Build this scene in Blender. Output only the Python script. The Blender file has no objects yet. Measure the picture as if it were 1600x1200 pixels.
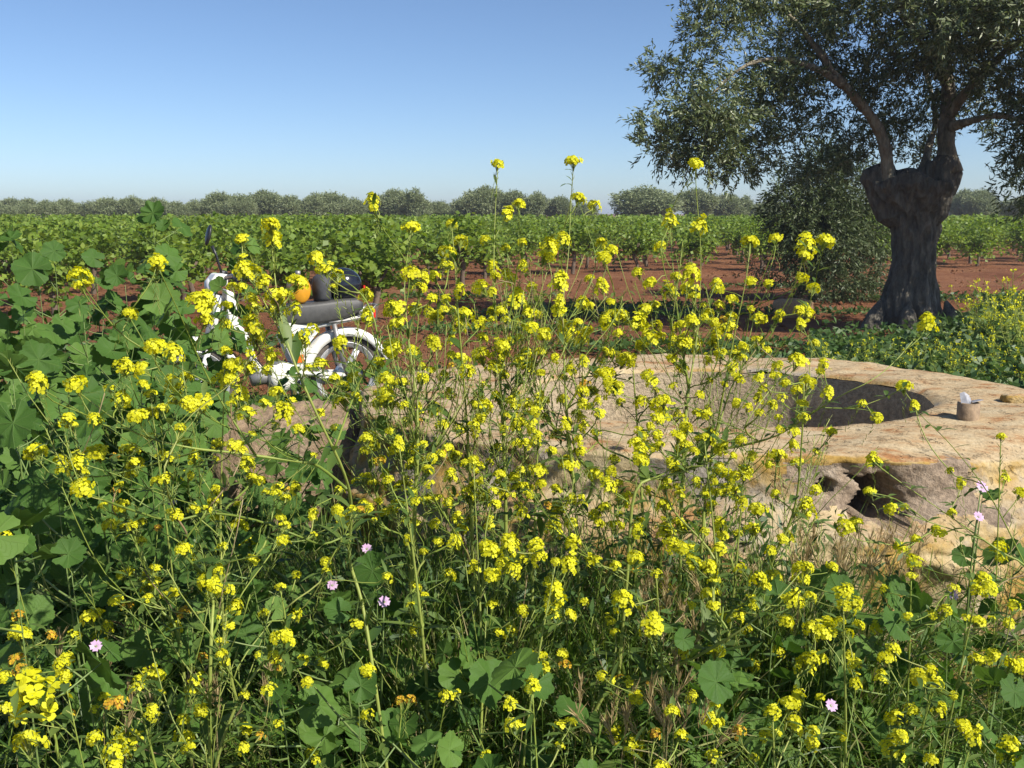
import bpy, math, random
import numpy as np
from mathutils import Vector, Matrix

# ------------------------------------------------------------------ camera, world, sun
SC = bpy.context.scene
COL = SC.collection
F = 1555.0                       # focal length in pixels of the 1600 px wide photo
CAM_H = 1.5
PITCH = math.atan((600 - 333) / F)
cam_d = bpy.data.cameras.new("camera"); cam = bpy.data.objects.new("camera", cam_d); COL.objects.link(cam)
cam_d.sensor_width = 36.0; cam_d.lens = 36.0 * F / 1600.0
cam_d.clip_start = 0.05; cam_d.clip_end = 6000
cam.location = (0, 0, CAM_H); cam.rotation_euler = (math.pi / 2 - PITCH, 0, 0)
SC.camera = cam

SUN_EL = math.radians(41); SUN_AZ = math.radians(-38)      # direction to the sun: right and behind the camera
sun_dir = Vector((math.cos(SUN_AZ) * math.cos(SUN_EL), math.sin(SUN_AZ) * math.cos(SUN_EL), math.sin(SUN_EL)))
w = bpy.data.worlds.new("World"); SC.world = w; w.use_nodes = True
nt = w.node_tree
bg = nt.nodes["Background"]; bg.inputs[1].default_value = 0.089
sky = nt.nodes.new("ShaderNodeTexSky"); sky.sky_type = 'NISHITA'; sky.sun_disc = False
sky.sun_elevation = SUN_EL; sky.sun_rotation = math.pi / 2 - SUN_AZ
sky.air_density = 0.7; sky.dust_density = 0.5; sky.ozone_density = 4.5
nt.links.new(sky.outputs[0], bg.inputs[0])
sl = bpy.data.lights.new("sun", 'SUN'); sl.energy = 4.7; sl.angle = math.radians(0.5); sl.color = (1.0, 0.94, 0.84)
so = bpy.data.objects.new("sun", sl); COL.objects.link(so)
so.rotation_euler = sun_dir.to_track_quat('Z', 'Y').to_euler(); so.location = (8, -6, 12)
SC.view_settings.view_transform = 'Standard'; SC.view_settings.look = 'None'
SC.view_settings.exposure = 0.66; SC.view_settings.gamma = 1.0
SC.cycles.max_bounces = 7; SC.cycles.transmission_bounces = 4; SC.cycles.diffuse_bounces = 3
SC.cycles.use_adaptive_sampling = True

rng = random.Random(7)
NR = np.random.RandomState(11)
CP, SP = math.cos(PITCH), math.sin(PITCH)

def ray(px, py):
    u = (px - 800) / F; v = (600 - py) / F
    return Vector((u, CP + v * SP, -SP + v * CP))
def at(px, py, y):               # the point of a photo pixel at forward distance y
    d = ray(px, py); return Vector((0, 0, CAM_H)) + d * (y / d.y)
def on(px, py, z=0.0):           # the point of a photo pixel on the level z
    d = ray(px, py); return Vector((0, 0, CAM_H)) + d * ((z - CAM_H) / d.z)

# ------------------------------------------------------------------ materials
def new_mat(name):
    m = bpy.data.materials.new(name); m.use_nodes = True
    t = m.node_tree; return m, t, t.nodes["Principled BSDF"]
def ramp(t, stops, fac=None):
    r = t.nodes.new("ShaderNodeValToRGB"); e = r.color_ramp.elements
    while len(e) < len(stops): e.new(0.5)
    for k, (p, c) in enumerate(stops):
        e[k].position = p; e[k].color = (*c, 1)
    if fac is not None: t.links.new(fac, r.inputs[0])
    return r
def noise(t, scale, detail=6, rough=0.6, coord=None):
    n = t.nodes.new("ShaderNodeTexNoise"); n.inputs["Scale"].default_value = scale
    n.inputs["Detail"].default_value = detail; n.inputs["Roughness"].default_value = rough
    if coord is None:
        g = t.nodes.new("ShaderNodeNewGeometry"); coord = g.outputs["Position"]
    t.links.new(coord, n.inputs["Vector"]); return n
def objcoord(t):
    return t.nodes.new("ShaderNodeTexCoord").outputs["Object"]
def bump(t, p, h, strength=0.5, dist=0.01):
    b = t.nodes.new("ShaderNodeBump"); b.inputs["Strength"].default_value = strength
    b.inputs["Distance"].default_value = dist
    t.links.new(h, b.inputs["Height"]); t.links.new(b.outputs[0], p.inputs["Normal"]); return b
def mixc(t, fac, a, b):
    m = t.nodes.new("ShaderNodeMix"); m.data_type = 'RGBA'
    for s, v in ((m.inputs[0], fac), (m.inputs[6], a), (m.inputs[7], b)):
        if hasattr(v, 'is_linked') or hasattr(v, 'links'): t.links.new(v, s)
        elif isinstance(v, (int, float)): s.default_value = v
        else: s.default_value = (*v, 1)
    return m.outputs[2]

def leaf_mat(name, stops, trans=0.35, rough=0.5, tcol=1.35, spec=0.4, vein=False):
    m, t, p = new_mat(name)
    g = t.nodes.new("ShaderNodeNewGeometry")
    r = ramp(t, stops, g.outputs["Random Per Island"])
    col = r.outputs[0]
    n = noise(t, 9.0, 3)
    hsv = t.nodes.new("ShaderNodeHueSaturation")
    mr = t.nodes.new("ShaderNodeMapRange"); mr.inputs[3].default_value = 0.7; mr.inputs[4].default_value = 1.3
    t.links.new(n.outputs[0], mr.inputs[0]); t.links.new(mr.outputs[0], hsv.inputs["Value"])
    t.links.new(col, hsv.inputs["Color"]); col = hsv.outputs[0]
    t.links.new(col, p.inputs["Base Color"]); p.inputs["Roughness"].default_value = rough
    p.inputs["Specular IOR Level"].default_value = spec
    tr = t.nodes.new("ShaderNodeBsdfTranslucent")
    h2 = t.nodes.new("ShaderNodeHueSaturation"); h2.inputs["Value"].default_value = tcol; h2.inputs["Saturation"].default_value = 1.1
    h2.inputs["Hue"].default_value = 0.49
    t.links.new(col, h2.inputs["Color"]); t.links.new(h2.outputs[0], tr.inputs[0])
    ms = t.nodes.new("ShaderNodeMixShader"); ms.inputs[0].default_value = trans
    t.links.new(p.outputs[0], ms.inputs[1]); t.links.new(tr.outputs[0], ms.inputs[2])
    t.links.new(ms.outputs[0], t.nodes["Material Output"].inputs[0])
    return m
def plain(name, c, rough=0.5, metal=0.0, var=0.15, scale=12.0, bmp=0.0, spec=0.5):
    m, t, p = new_mat(name)
    n = noise(t, scale, 5, 0.6, objcoord(t))
    lo = tuple(x * (1 - var) for x in c); hi = tuple(min(1, x * (1 + var)) for x in c)
    r = ramp(t, [(0.3, lo), (0.7, hi)], n.outputs[0])
    t.links.new(r.outputs[0], p.inputs["Base Color"])
    p.inputs["Roughness"].default_value = rough; p.inputs["Metallic"].default_value = metal
    p.inputs["Specular IOR Level"].default_value = spec
    if bmp: bump(t, p, n.outputs[0], bmp, 0.01)
    return m

M = {}
M['petal'] = leaf_mat('mustard_petal', [(0, (0.60, 0.59, 0.012)), (0.5, (0.74, 0.735, 0.025)), (1, (0.82, 0.82, 0.06))], 0.4, 0.55, 1.15, 0.2)
M['petal_old'] = leaf_mat('fading_petal', [(0, (0.45, 0.22, 0.04)), (0.5, (0.68, 0.42, 0.03)), (1, (0.75, 0.6, 0.04))], 0.3, 0.6, 1.0, 0.2)
M['bud'] = leaf_mat('flower_bud', [(0, (0.25, 0.30, 0.03)), (1, (0.42, 0.42, 0.03))], 0.2, 0.6)
M['stem'] = leaf_mat('mustard_stem', [(0, (0.18, 0.25, 0.04)), (0.6, (0.30, 0.38, 0.07)), (1, (0.40, 0.43, 0.13))], 0.3, 0.45)
M['stem_old'] = leaf_mat('dry_stem', [(0, (0.17, 0.10, 0.05)), (1, (0.33, 0.27, 0.14))], 0.05, 0.7)
M['mleaf'] = leaf_mat('mustard_leaf', [(0, (0.06, 0.12, 0.022)), (1, (0.15, 0.22, 0.05))], 0.4, 0.5)
M['mallow'] = leaf_mat('mallow_leaf', [(0, (0.045, 0.105, 0.018)), (0.6, (0.075, 0.155, 0.027)), (1, (0.11, 0.195, 0.036))], 0.3, 0.6, 1.5, 0.2)
def add_veins(m):
    t = m.node_tree; A = t.nodes.new("ShaderNodeAttribute"); A.attribute_name = 'leaf_angle'; B = t.nodes.new("ShaderNodeAttribute"); B.attribute_name = 'leaf_radius'
    def mt(op, a, b=None, c=None):
        n = t.nodes.new("ShaderNodeMath"); n.operation = op
        for k, v in enumerate((a, b, c)):
            if v is None: continue
            if isinstance(v, (int, float)): n.inputs[k].default_value = v
            else: t.links.new(v, n.inputs[k])
        return n.outputs[0]
    f = mt('ABSOLUTE', mt('SUBTRACT', mt('FRACT', mt('ADD', A.outputs['Fac'], 0.5)), 0.5))
    main = mt('SUBTRACT', 1.0, mt('MINIMUM', mt('MULTIPLY', mt('MULTIPLY', f, B.outputs['Fac']), 28.0), 1.0))
    g = mt('ABSOLUTE', mt('SUBTRACT', mt('FRACT', mt('SUBTRACT', mt('MULTIPLY', B.outputs['Fac'], 5.0), mt('MULTIPLY', f, 4.0))), 0.5))
    side = mt('MULTIPLY', mt('SUBTRACT', 1.0, mt('MINIMUM', mt('MULTIPLY', g, 9.0), 1.0)), 0.4)
    v = mt('MAXIMUM', main, side)
    p = t.nodes["Principled BSDF"]; src = p.inputs["Base Color"].links[0].from_socket
    c = mixc(t, mt('MULTIPLY', v, 0.25), src, (0.18, 0.26, 0.08)); t.links.new(c, p.inputs["Base Color"])
    bump(t, p, v, 0.35, 0.004)
add_veins(M['mallow'])
M['mallow_stem'] = leaf_mat('mallow_stem', [(0, (0.12, 0.2, 0.05)), (1, (0.18, 0.24, 0.07))], 0.05, 0.5)
M['pink'] = leaf_mat('pink_petal', [(0, (0.62, 0.36, 0.62)), (1, (0.80, 0.58, 0.80))], 0.35, 0.6, 1.1, 0.2)
M['grass'] = leaf_mat('grass_blade', [(0, (0.055, 0.115, 0.016)), (0.5, (0.11, 0.20, 0.028)), (0.82, (0.20, 0.27, 0.05)), (0.92, (0.30, 0.28, 0.11)), (1, (0.44, 0.38, 0.19))], 0.35, 0.45)
M['dry'] = leaf_mat('dry_grass', [(0, (0.28, 0.20, 0.08)), (1, (0.48, 0.38, 0.2))], 0.25, 0.6)
M['weed'] = leaf_mat('weed_leaf', [(0, (0.035, 0.08, 0.018)), (0.6, (0.07, 0.135, 0.03)), (1, (0.12, 0.18, 0.05))], 0.3, 0.5)
M['vine'] = leaf_mat('vine_leaf', [(0, (0.10, 0.165, 0.02)), (0.5, (0.165, 0.26, 0.032)), (1, (0.25, 0.33, 0.055))], 0.4, 0.5)
M['olive'] = leaf_mat('olive_leaf', [(0, (0.06, 0.09, 0.028)), (0.55, (0.115, 0.155, 0.05)), (0.8, (0.21, 0.25, 0.115)), (1, (0.32, 0.355, 0.21))], 0.25, 0.42, 1.3, 0.55)
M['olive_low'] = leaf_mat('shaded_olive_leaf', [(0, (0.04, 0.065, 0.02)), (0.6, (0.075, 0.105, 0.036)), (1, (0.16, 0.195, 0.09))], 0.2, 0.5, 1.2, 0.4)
M['olive_far'] = leaf_mat('far_olive_leaf', [(0, (0.15, 0.19, 0.08)), (0.6, (0.225, 0.265, 0.125)), (1, (0.30, 0.34, 0.19))], 0.2, 0.55)  # paler than the near olive leaf, distance haze put into the colour
M['white'] = plain('white_paint', (0.76, 0.74, 0.68), 0.35, 0, 0.16, 14)
M['black'] = plain('black_plastic', (0.018, 0.019, 0.021), 0.4, 0, 0.2, 20)
M['seat'] = plain('grey_vinyl', (0.06, 0.059, 0.056), 0.55, 0, 0.2, 30, 0.1)
M['tyre'] = plain('dusty_tyre', (0.10, 0.085, 0.07), 0.85, 0, 0.3, 25, 0.3)
M['alloy'] = plain('cast_alloy', (0.62, 0.62, 0.62), 0.38, 0.55, 0.1, 15)
M['metal'] = plain('dull_metal', (0.30, 0.29, 0.28), 0.5, 0.6, 0.2, 20)
M['amber'] = plain('amber_plastic', (0.60, 0.28, 0.02), 0.4, 0, 0.15, 10)
M['orange'] = plain('orange_lens', (0.75, 0.14, 0.015), 0.25, 0, 0.1, 30)
M['red'] = plain('red_lens', (0.65, 0.03, 0.02), 0.2, 0, 0.1, 30)
M['blue'] = plain('blue_decal', (0.08, 0.16, 0.32), 0.35, 0, 0.1, 30)
M['helmet'] = plain('dark_helmet', (0.012, 0.014, 0.022), 0.16, 0, 0.1, 10)
M['glass'] = plain('clear_lens', (0.6, 0.6, 0.6), 0.08, 0, 0.05, 30)
M['vine_bark'] = plain('vine_bark', (0.12, 0.085, 0.06), 0.9, 0, 0.35, 30, 0.5)

def bark_mat(name, c):
    m, t, p = new_mat(name)
    co = objcoord(t); mp = t.nodes.new("ShaderNodeMapping"); mp.inputs["Scale"].default_value = (1, 1, 0.35)
    t.links.new(co, mp.inputs[0])
    n = noise(t, 9, 8, 0.7, mp.outputs[0])
    v = t.nodes.new("ShaderNodeTexVoronoi"); v.inputs["Scale"].default_value = 14; t.links.new(mp.outputs[0], v.inputs["Vector"])
    r = ramp(t, [(0.25, tuple(x * 0.2 for x in c)), (0.5, c), (0.72, tuple(x * 2.0 for x in c))], n.outputs[0])
    t.links.new(r.outputs[0], p.inputs["Base Color"]); p.inputs["Roughness"].default_value = 0.95
    a = t.nodes.new("ShaderNodeMath"); a.operation = 'ADD'
    t.links.new(n.outputs[0], a.inputs[0]); t.links.new(v.outputs[0], a.inputs[1])
    bump(t, p, a.outputs[0], 1.0, 0.12)
    return m
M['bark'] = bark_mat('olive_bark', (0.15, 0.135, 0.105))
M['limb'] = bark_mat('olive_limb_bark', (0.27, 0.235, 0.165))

def soil_mat():
    m, t, p = new_mat('red_soil')
    g = t.nodes.new("ShaderNodeNewGeometry"); pos = g.outputs["Position"]
    n1 = noise(t, 0.35, 6, 0.6, pos); n2 = noise(t, 6, 8, 0.7, pos); n3 = noise(t, 45, 4, 0.6, pos)
    r1 = ramp(t, [(0.3, (0.23, 0.09, 0.042)), (0.5, (0.33, 0.145, 0.07)), (0.72, (0.42, 0.22, 0.115))], n1.outputs[0])
    r2 = ramp(t, [(0.3, (0.62, 0.58, 0.55)), (0.7, (1.15, 1.12, 1.1))], n2.outputs[0])
    mm = t.nodes.new("ShaderNodeMix"); mm.data_type = 'RGBA'; mm.blend_type = 'MULTIPLY'; mm.inputs[0].default_value = 1
    t.links.new(r1.outputs[0], mm.inputs[6]); t.links.new(r2.outputs[0], mm.inputs[7])
    st = ramp(t, [(0.66, (0, 0, 0)), (0.70, (1, 1, 1))], n3.outputs[0])
    col = mixc(t, st.outputs[0], mm.outputs[2], (0.40, 0.27, 0.18))
    t.links.new(col, p.inputs["Base Color"]); p.inputs["Roughness"].default_value = 0.95
    p.inputs["Specular IOR Level"].default_value = 0.15
    a = t.nodes.new("ShaderNodeMath"); a.operation = 'ADD'
    t.links.new(n2.outputs[0], a.inputs[0]); t.links.new(n3.outputs[0], a.inputs[1])
    bump(t, p, a.outputs[0], 1.0, 0.10)
    return m
M['soil'] = soil_mat()

def plaster_mat(name, hole=False):
    m, t, p = new_mat(name)
    g = t.nodes.new("ShaderNodeNewGeometry"); pos = g.outputs["Position"]
    n1 = noise(t, 2.6, 7, 0.62, pos); n2 = noise(t, 7, 8, 0.7, pos); n3 = noise(t, 70, 5, 0.7, pos)
    base = ramp(t, [(0.3, (0.36, 0.265, 0.13)), (0.5, (0.46, 0.365, 0.205)), (0.72, (0.52, 0.435, 0.28))], n2.outputs[0])
    och = ramp(t, [(0.44, (0, 0, 0)), (0.54, (0.95,) * 3)], n1.outputs[0])
    c = mixc(t, och.outputs[0], base.outputs[0], (0.33, 0.205, 0.05))
    n4 = noise(t, 3.7, 6, 0.65, pos)
    gr = ramp(t, [(0.50, (0, 0, 0)), (0.62, (0.85,) * 3)], n4.outputs[0])
    c = mixc(t, gr.outputs[0], c, (0.29, 0.27, 0.245))
    # flat faces: paler, with rusty streaks
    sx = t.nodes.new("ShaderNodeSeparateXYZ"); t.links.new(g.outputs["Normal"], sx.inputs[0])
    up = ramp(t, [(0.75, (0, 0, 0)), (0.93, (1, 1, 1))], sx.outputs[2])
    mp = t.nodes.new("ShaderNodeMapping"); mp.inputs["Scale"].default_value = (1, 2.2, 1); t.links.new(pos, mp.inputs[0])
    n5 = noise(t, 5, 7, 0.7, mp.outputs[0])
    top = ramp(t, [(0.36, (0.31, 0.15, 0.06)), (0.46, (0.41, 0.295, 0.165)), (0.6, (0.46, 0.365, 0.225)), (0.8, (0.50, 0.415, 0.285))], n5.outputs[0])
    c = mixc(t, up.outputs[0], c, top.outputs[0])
    sp = ramp(t, [(0.30, (0.45,) * 3), (0.5, (1,) * 3), (0.72, (1.2,) * 3)], n3.outputs[0])
    mm = t.nodes.new("ShaderNodeMix"); mm.data_type = 'RGBA'; mm.blend_type = 'MULTIPLY'; mm.inputs[0].default_value = 0.7
    t.links.new(c, mm.inputs[6]); t.links.new(sp.outputs[0], mm.inputs[7])
    t.links.new(mm.outputs[2], p.inputs["Base Color"]); p.inputs["Roughness"].default_value = 0.92
    p.inputs["Specular IOR Level"].default_value = 0.2
    n6 = noise(t, 26, 4, 0.6, pos); pit = ramp(t, [(0.33, (0.30,) * 3), (0.39, (1,) * 3)], n6.outputs[0])
    vo = t.nodes.new("ShaderNodeTexVoronoi"); vo.feature = 'DISTANCE_TO_EDGE'; vo.inputs["Scale"].default_value = 2.6
    vm = t.nodes.new("ShaderNodeVectorMath"); vm.operation = 'MULTIPLY_ADD'; vm.inputs[1].default_value = (.35, .35, .35)
    t.links.new(n2.outputs["Color"], vm.inputs[0]); t.links.new(pos, vm.inputs[2]); t.links.new(vm.outputs[0], vo.inputs["Vector"])
    cr = ramp(t, [(0.0, (0.35,) * 3), (0.012, (1,) * 3)], vo.outputs["Distance"])
    m2 = t.nodes.new("ShaderNodeMix"); m2.data_type = 'RGBA'; m2.blend_type = 'MULTIPLY'; m2.inputs[0].default_value = 0.75
    t.links.new(pit.outputs[0], m2.inputs[6]); t.links.new(cr.outputs[0], m2.inputs[7])
    m3 = t.nodes.new("ShaderNodeMix"); m3.data_type = 'RGBA'; m3.blend_type = 'MULTIPLY'; m3.inputs[0].default_value = 0.55
    t.links.new(mm.outputs[2], m3.inputs[6]); t.links.new(m2.outputs[2], m3.inputs[7]); t.links.new(m3.outputs[2], p.inputs["Base Color"])
    a = t.nodes.new("ShaderNodeMath"); a.operation = 'MULTIPLY_ADD'; a.inputs[1].default_value = 0.6
    t.links.new(n3.outputs[0], a.inputs[0]); t.links.new(m2.outputs[2], a.inputs[2])
    bump(t, p, a.outputs[0], 0.7, 0.012)
    return m
M['plaster'] = plaster_mat('weathered_plaster')
def rough_mat(name, a, b, c):
    m, t, p = new_mat(name)
    g = t.nodes.new("ShaderNodeNewGeometry"); pos = g.outputs["Position"]
    v = t.nodes.new("ShaderNodeTexVoronoi"); v.inputs["Scale"].default_value = 55; t.links.new(pos, v.inputs["Vector"])
    n = noise(t, 5, 8, 0.7, pos); n3 = noise(t, 60, 5, 0.7, pos)
    r = ramp(t, [(0.3, a), (0.55, b), (0.75, c)], n.outputs[0])
    sp = ramp(t, [(0.3, (0.4,) * 3), (0.7, (1.35,) * 3)], n3.outputs[0])
    mm = t.nodes.new("ShaderNodeMix"); mm.data_type = 'RGBA'; mm.blend_type = 'MULTIPLY'; mm.inputs[0].default_value = 0.8
    t.links.new(r.outputs[0], mm.inputs[6]); t.links.new(sp.outputs[0], mm.inputs[7])
    t.links.new(mm.outputs[2], p.inputs["Base Color"]); p.inputs["Roughness"].default_value = 0.95
    bump(t, p, n3.outputs[0], 0.7, 0.02)
    return m
M['rubble'] = rough_mat('pebbly_concrete', (0.20, 0.135, 0.08), (0.30, 0.215, 0.135), (0.38, 0.30, 0.21))
M['concrete'] = rough_mat('crumbling_concrete', (0.20, 0.145, 0.10), (0.31, 0.235, 0.165), (0.40, 0.34, 0.27))
M['sand'] = rough_mat('sandstone', (0.40, 0.22, 0.10), (0.50, 0.30, 0.15), (0.56, 0.38, 0.22))
M['rust'] = plain('rusty_pipe', (0.26, 0.185, 0.115), 0.8, 0.1, 0.35, 40, 0.4)
M['tin'] = plain('bent_tin', (0.38, 0.38, 0.40), 0.5, 0.5, 0.3, 60)

# ------------------------------------------------------------------ mesh helpers
class MB:
    def __init__(s): s.v = []; s.f = []; s.m = []; s.att = {}
    def add(s, vs, fs, mi=0):
        o = len(s.v); s.v.extend([tuple(x) for x in vs]); s.f.extend([tuple(i + o for i in f) for f in fs]); s.m.extend([mi] * len(fs))
    def tube(s, pts, rad, n=6, mi=0, cap=True):
        pts = [Vector(p) for p in pts]; k = len(pts)
        if not hasattr(rad, '__len__'): rad = [rad] * k
        ref = None; vs = []
        for i in range(k):
            d = (pts[min(i + 1, k - 1)] - pts[max(i - 1, 0)])
            d = d.normalized() if d.length > 1e-9 else Vector((0, 0, 1))
            if ref is None: ref = d.orthogonal().normalized()
            ref = (ref - d * ref.dot(d)); ref = ref.normalized() if ref.length > 1e-6 else d.orthogonal().normalized()
            b = d.cross(ref)
            for j in range(n):
                a = 2 * math.pi * j / n
                vs.append(pts[i] + (ref * math.cos(a) + b * math.sin(a)) * rad[i])
        fs = [(i * n + j, i * n + (j + 1) % n, (i + 1) * n + (j + 1) % n, (i + 1) * n + j) for i in range(k - 1) for j in range(n)]
        if cap:
            fs.append(tuple(range(n))[::-1]); fs.append(tuple((k - 1) * n + j for j in range(n)))
        s.add(vs, fs, mi)
    def lathe(s, prof, n=24, axis='Z', c=(0, 0, 0), mi=0, closed=False):
        c = Vector(c); vs = []; k = len(prof)
        for (r, h) in prof:
            for j in range(n):
                a = 2 * math.pi * j / n; x, y = r * math.cos(a), r * math.sin(a)
                p = {'Z': (x, y, h), 'Y': (x, h, y), 'X': (h, x, y)}[axis]
                vs.append(c + Vector(p))
        fs = [(i * n + j, i * n + (j + 1) % n, (i + 1) % k * n + (j + 1) % n, (i + 1) % k * n + j) for i in range(k if closed else k - 1) for j in range(n)]
        s.add(vs, fs, mi)
    def prism(s, poly, y0, y1, mi=0):    # polygon in XZ pulled along Y
        n = len(poly)
        vs = [(x, y0, z) for x, z in poly] + [(x, y1, z) for x, z in poly]
        fs = [tuple(range(n)), tuple(range(2 * n - 1, n - 1, -1))] + [(i, i + n, (i + 1) % n + n, (i + 1) % n) for i in range(n)]
        s.add(vs, fs, mi)
    def build(s, name, mats, parent=None, smooth=True, bevel=0.0):
        me = bpy.data.meshes.new(name); me.from_pydata(s.v, [], s.f)
        for m in (mats if isinstance(mats, (list, tuple)) else [mats]): me.materials.append(m)
        me.polygons.foreach_set('material_index', s.m)
        if smooth: me.polygons.foreach_set('use_smooth', [True] * len(s.f))
        for an, av in s.att.items():
            a = me.attributes.new(an, 'FLOAT', 'POINT'); a.data.foreach_set('value', av)
        me.update()
        o = bpy.data.objects.new(name, me); COL.objects.link(o)
        if parent: o.parent = parent
        if bevel:
            b = o.modifiers.new('bevel', 'BEVEL'); b.width = bevel; b.segments = 2; b.limit_method = 'ANGLE'
        return o

def np_mesh(name, V, Q, mats, mi=None, smooth=False):
    V = np.asarray(V, np.float32); Q = np.asarray(Q, np.int32); k = Q.shape[1]
    me = bpy.data.meshes.new(name)
    me.vertices.add(len(V)); me.vertices.foreach_set('co', V.ravel())
    me.loops.add(Q.size); me.loops.foreach_set('vertex_index', Q.ravel())
    me.polygons.add(len(Q)); me.polygons.foreach_set('loop_start', np.arange(0, Q.size, k, dtype=np.int32))
    me.polygons.foreach_set('loop_total', np.full(len(Q), k, np.int32))
    for m in (mats if isinstance(mats, (list, tuple)) else [mats]): me.materials.append(m)
    if mi is not None: me.polygons.foreach_set('material_index', np.asarray(mi, np.int32))
    if smooth: me.polygons.foreach_set('use_smooth', np.ones(len(Q), bool))
    me.update(calc_edges=True); me.validate()
    return me
def link(name, me, parent=None, loc=None):
    o = bpy.data.objects.new(name, me); COL.objects.link(o)
    if parent: o.parent = parent
    if loc is not None: o.location = loc
    return o
def tag(o, label=None, cat=None, group=None, kind=None):
    if label: o['label'] = label
    if cat: o['category'] = cat
    if group: o['group'] = group
    if kind: o['kind'] = kind
    return o
def thing(name, loc, label, cat, group=None, rz=0.0):
    o = bpy.data.objects.new(name, None); COL.objects.link(o); o.empty_display_size = 0.1
    o.location = loc; o.rotation_euler = (0, 0, rz); return tag(o, label, cat, group)

def unit(a): return a / np.maximum(np.linalg.norm(a, axis=1, keepdims=True), 1e-9)
def kites(C, D, L, W, fold=0.0, N=None):
    """leaf faces: C base points, D directions, L lengths, W widths -> V (4n), Q (n)"""
    n = len(C); D = unit(D)
    if N is None: N = unit(NR.normal(size=(n, 3)))
    S = unit(np.cross(D, N)); N = np.cross(S, D)
    L = np.broadcast_to(np.asarray(L, float), (n,))[:, None]; W = np.broadcast_to(np.asarray(W, float), (n,))[:, None]
    mid = C + D * L * 0.45 + N * L * 0.06
    V = np.stack([C, mid + S * W / 2, C + D * L - N * L * 0.05, mid - S * W / 2], 1).reshape(-1, 3)
    return V, np.arange(4 * n).reshape(-1, 4)
def blades(C, D, L, W, droop):
    """long curved leaf blades of three faces: V (8n), Q (3n)"""
    n = len(C); D = unit(D); up = np.array([0, 0, 1.0])
    S = unit(np.cross(D, NR.normal(size=(n, 3)))); L = L[:, None]; W = W[:, None]; droop = droop[:, None]
    out = D.copy(); out[:, 2] = 0; out = unit(out + 1e-4)
    V = []
    for k, (t, ww) in enumerate(((0, .7), (.38, 1), (.75, .7), (1, .06))):
        p = C + D * L * t + (out * 0.6 - up * 0.8) * (L * droop * t * t)
        V += [p - S * W * ww / 2, p + S * W * ww / 2]
    V = np.stack(V, 1).reshape(-1, 3)
    b = np.arange(n)[:, None] * 8
    Q = np.concatenate([b + np.array([[2 * k, 2 * k + 1, 2 * k + 3, 2 * k + 2]]) for k in range(3)], 0)
    return V, Q
def join(parts):
    V = []; Q = []; mi = []; o = 0
    for (v, q, m) in parts:
        V.append(v); Q.append(q + o); mi.append(np.full(len(q), m)); o += len(v)
    return np.concatenate(V), np.concatenate(Q), np.concatenate(mi)
def smoothstep(a, b, x):
    t = np.clip((x - a) / (b - a), 0, 1); return t * t * (3 - 2 * t)
def wob(x, y, seed=0.0):      # cheap smooth noise
    return (np.sin(x * 1.7 + seed) * np.cos(y * 2.3 - seed * 1.3) + 0.5 * np.sin(x * 4.1 - y * 3.3 + seed * 2.1) + 0.25 * np.sin(x * 9.7 + y * 8.1 + seed)) / 1.75
def bez(p0, p1, p2, p3, n):
    out = []
    for i in range(n + 1):
        t = i / n; u = 1 - t
        out.append(p0 * u ** 3 + p1 * 3 * u * u * t + p2 * 3 * u * t * t + p3 * t ** 3)
    return out
def catmull(P, k=4):
    P = [Vector(p) for p in P]; out = []
    for i in range(len(P) - 1):
        a, b, c, d = P[max(i - 1, 0)], P[i], P[i + 1], P[min(i + 2, len(P) - 1)]
        for j in range(k):
            t = j / k
            out.append(0.5 * ((2 * b) + (c - a) * t + (2 * a - 5 * b + 4 * c - d) * t * t + (3 * b - a - 3 * c + d) * t ** 3))
    out.append(P[-1]); return out

# ------------------------------------------------------------------ ground
def build_ground():
    a = np.sinh(np.linspace(-7.2, 7.2, 300)) ; xs = a / a[-1] * 3500
    b = np.concatenate([np.linspace(-60, -4, 8), -3 + np.cumsum(np.geomspace(0.06, 60, 330))])
    b = b[b < 5000]
    X, Y = np.meshgrid(xs, b)
    fl = smoothstep(7, 9, Y) * (1 - smoothstep(40, 60, Y))
    fur = np.sin((Y + 0.16 * X) * 2 * math.pi / 0.75 + wob(X * .3, Y * .3) * 1.2)
    Z = fl * (0.035 * fur + 0.03 * wob(X * 2, Y * 2, 3)) + 0.02 * wob(X, Y, 1) * (Y < 60)
    V = np.stack([X, Y, Z], -1).reshape(-1, 3); nx, ny = len(xs), len(b)
    i = np.arange((ny - 1) * nx).reshape(ny - 1, nx)[:, :-1].ravel()
    Q = np.stack([i, i + 1, i + nx + 1, i + nx], 1)
    tag(link('ground', np_mesh('ground', V, Q, M['soil'], smooth=True)), kind='structure')
build_ground()

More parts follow.
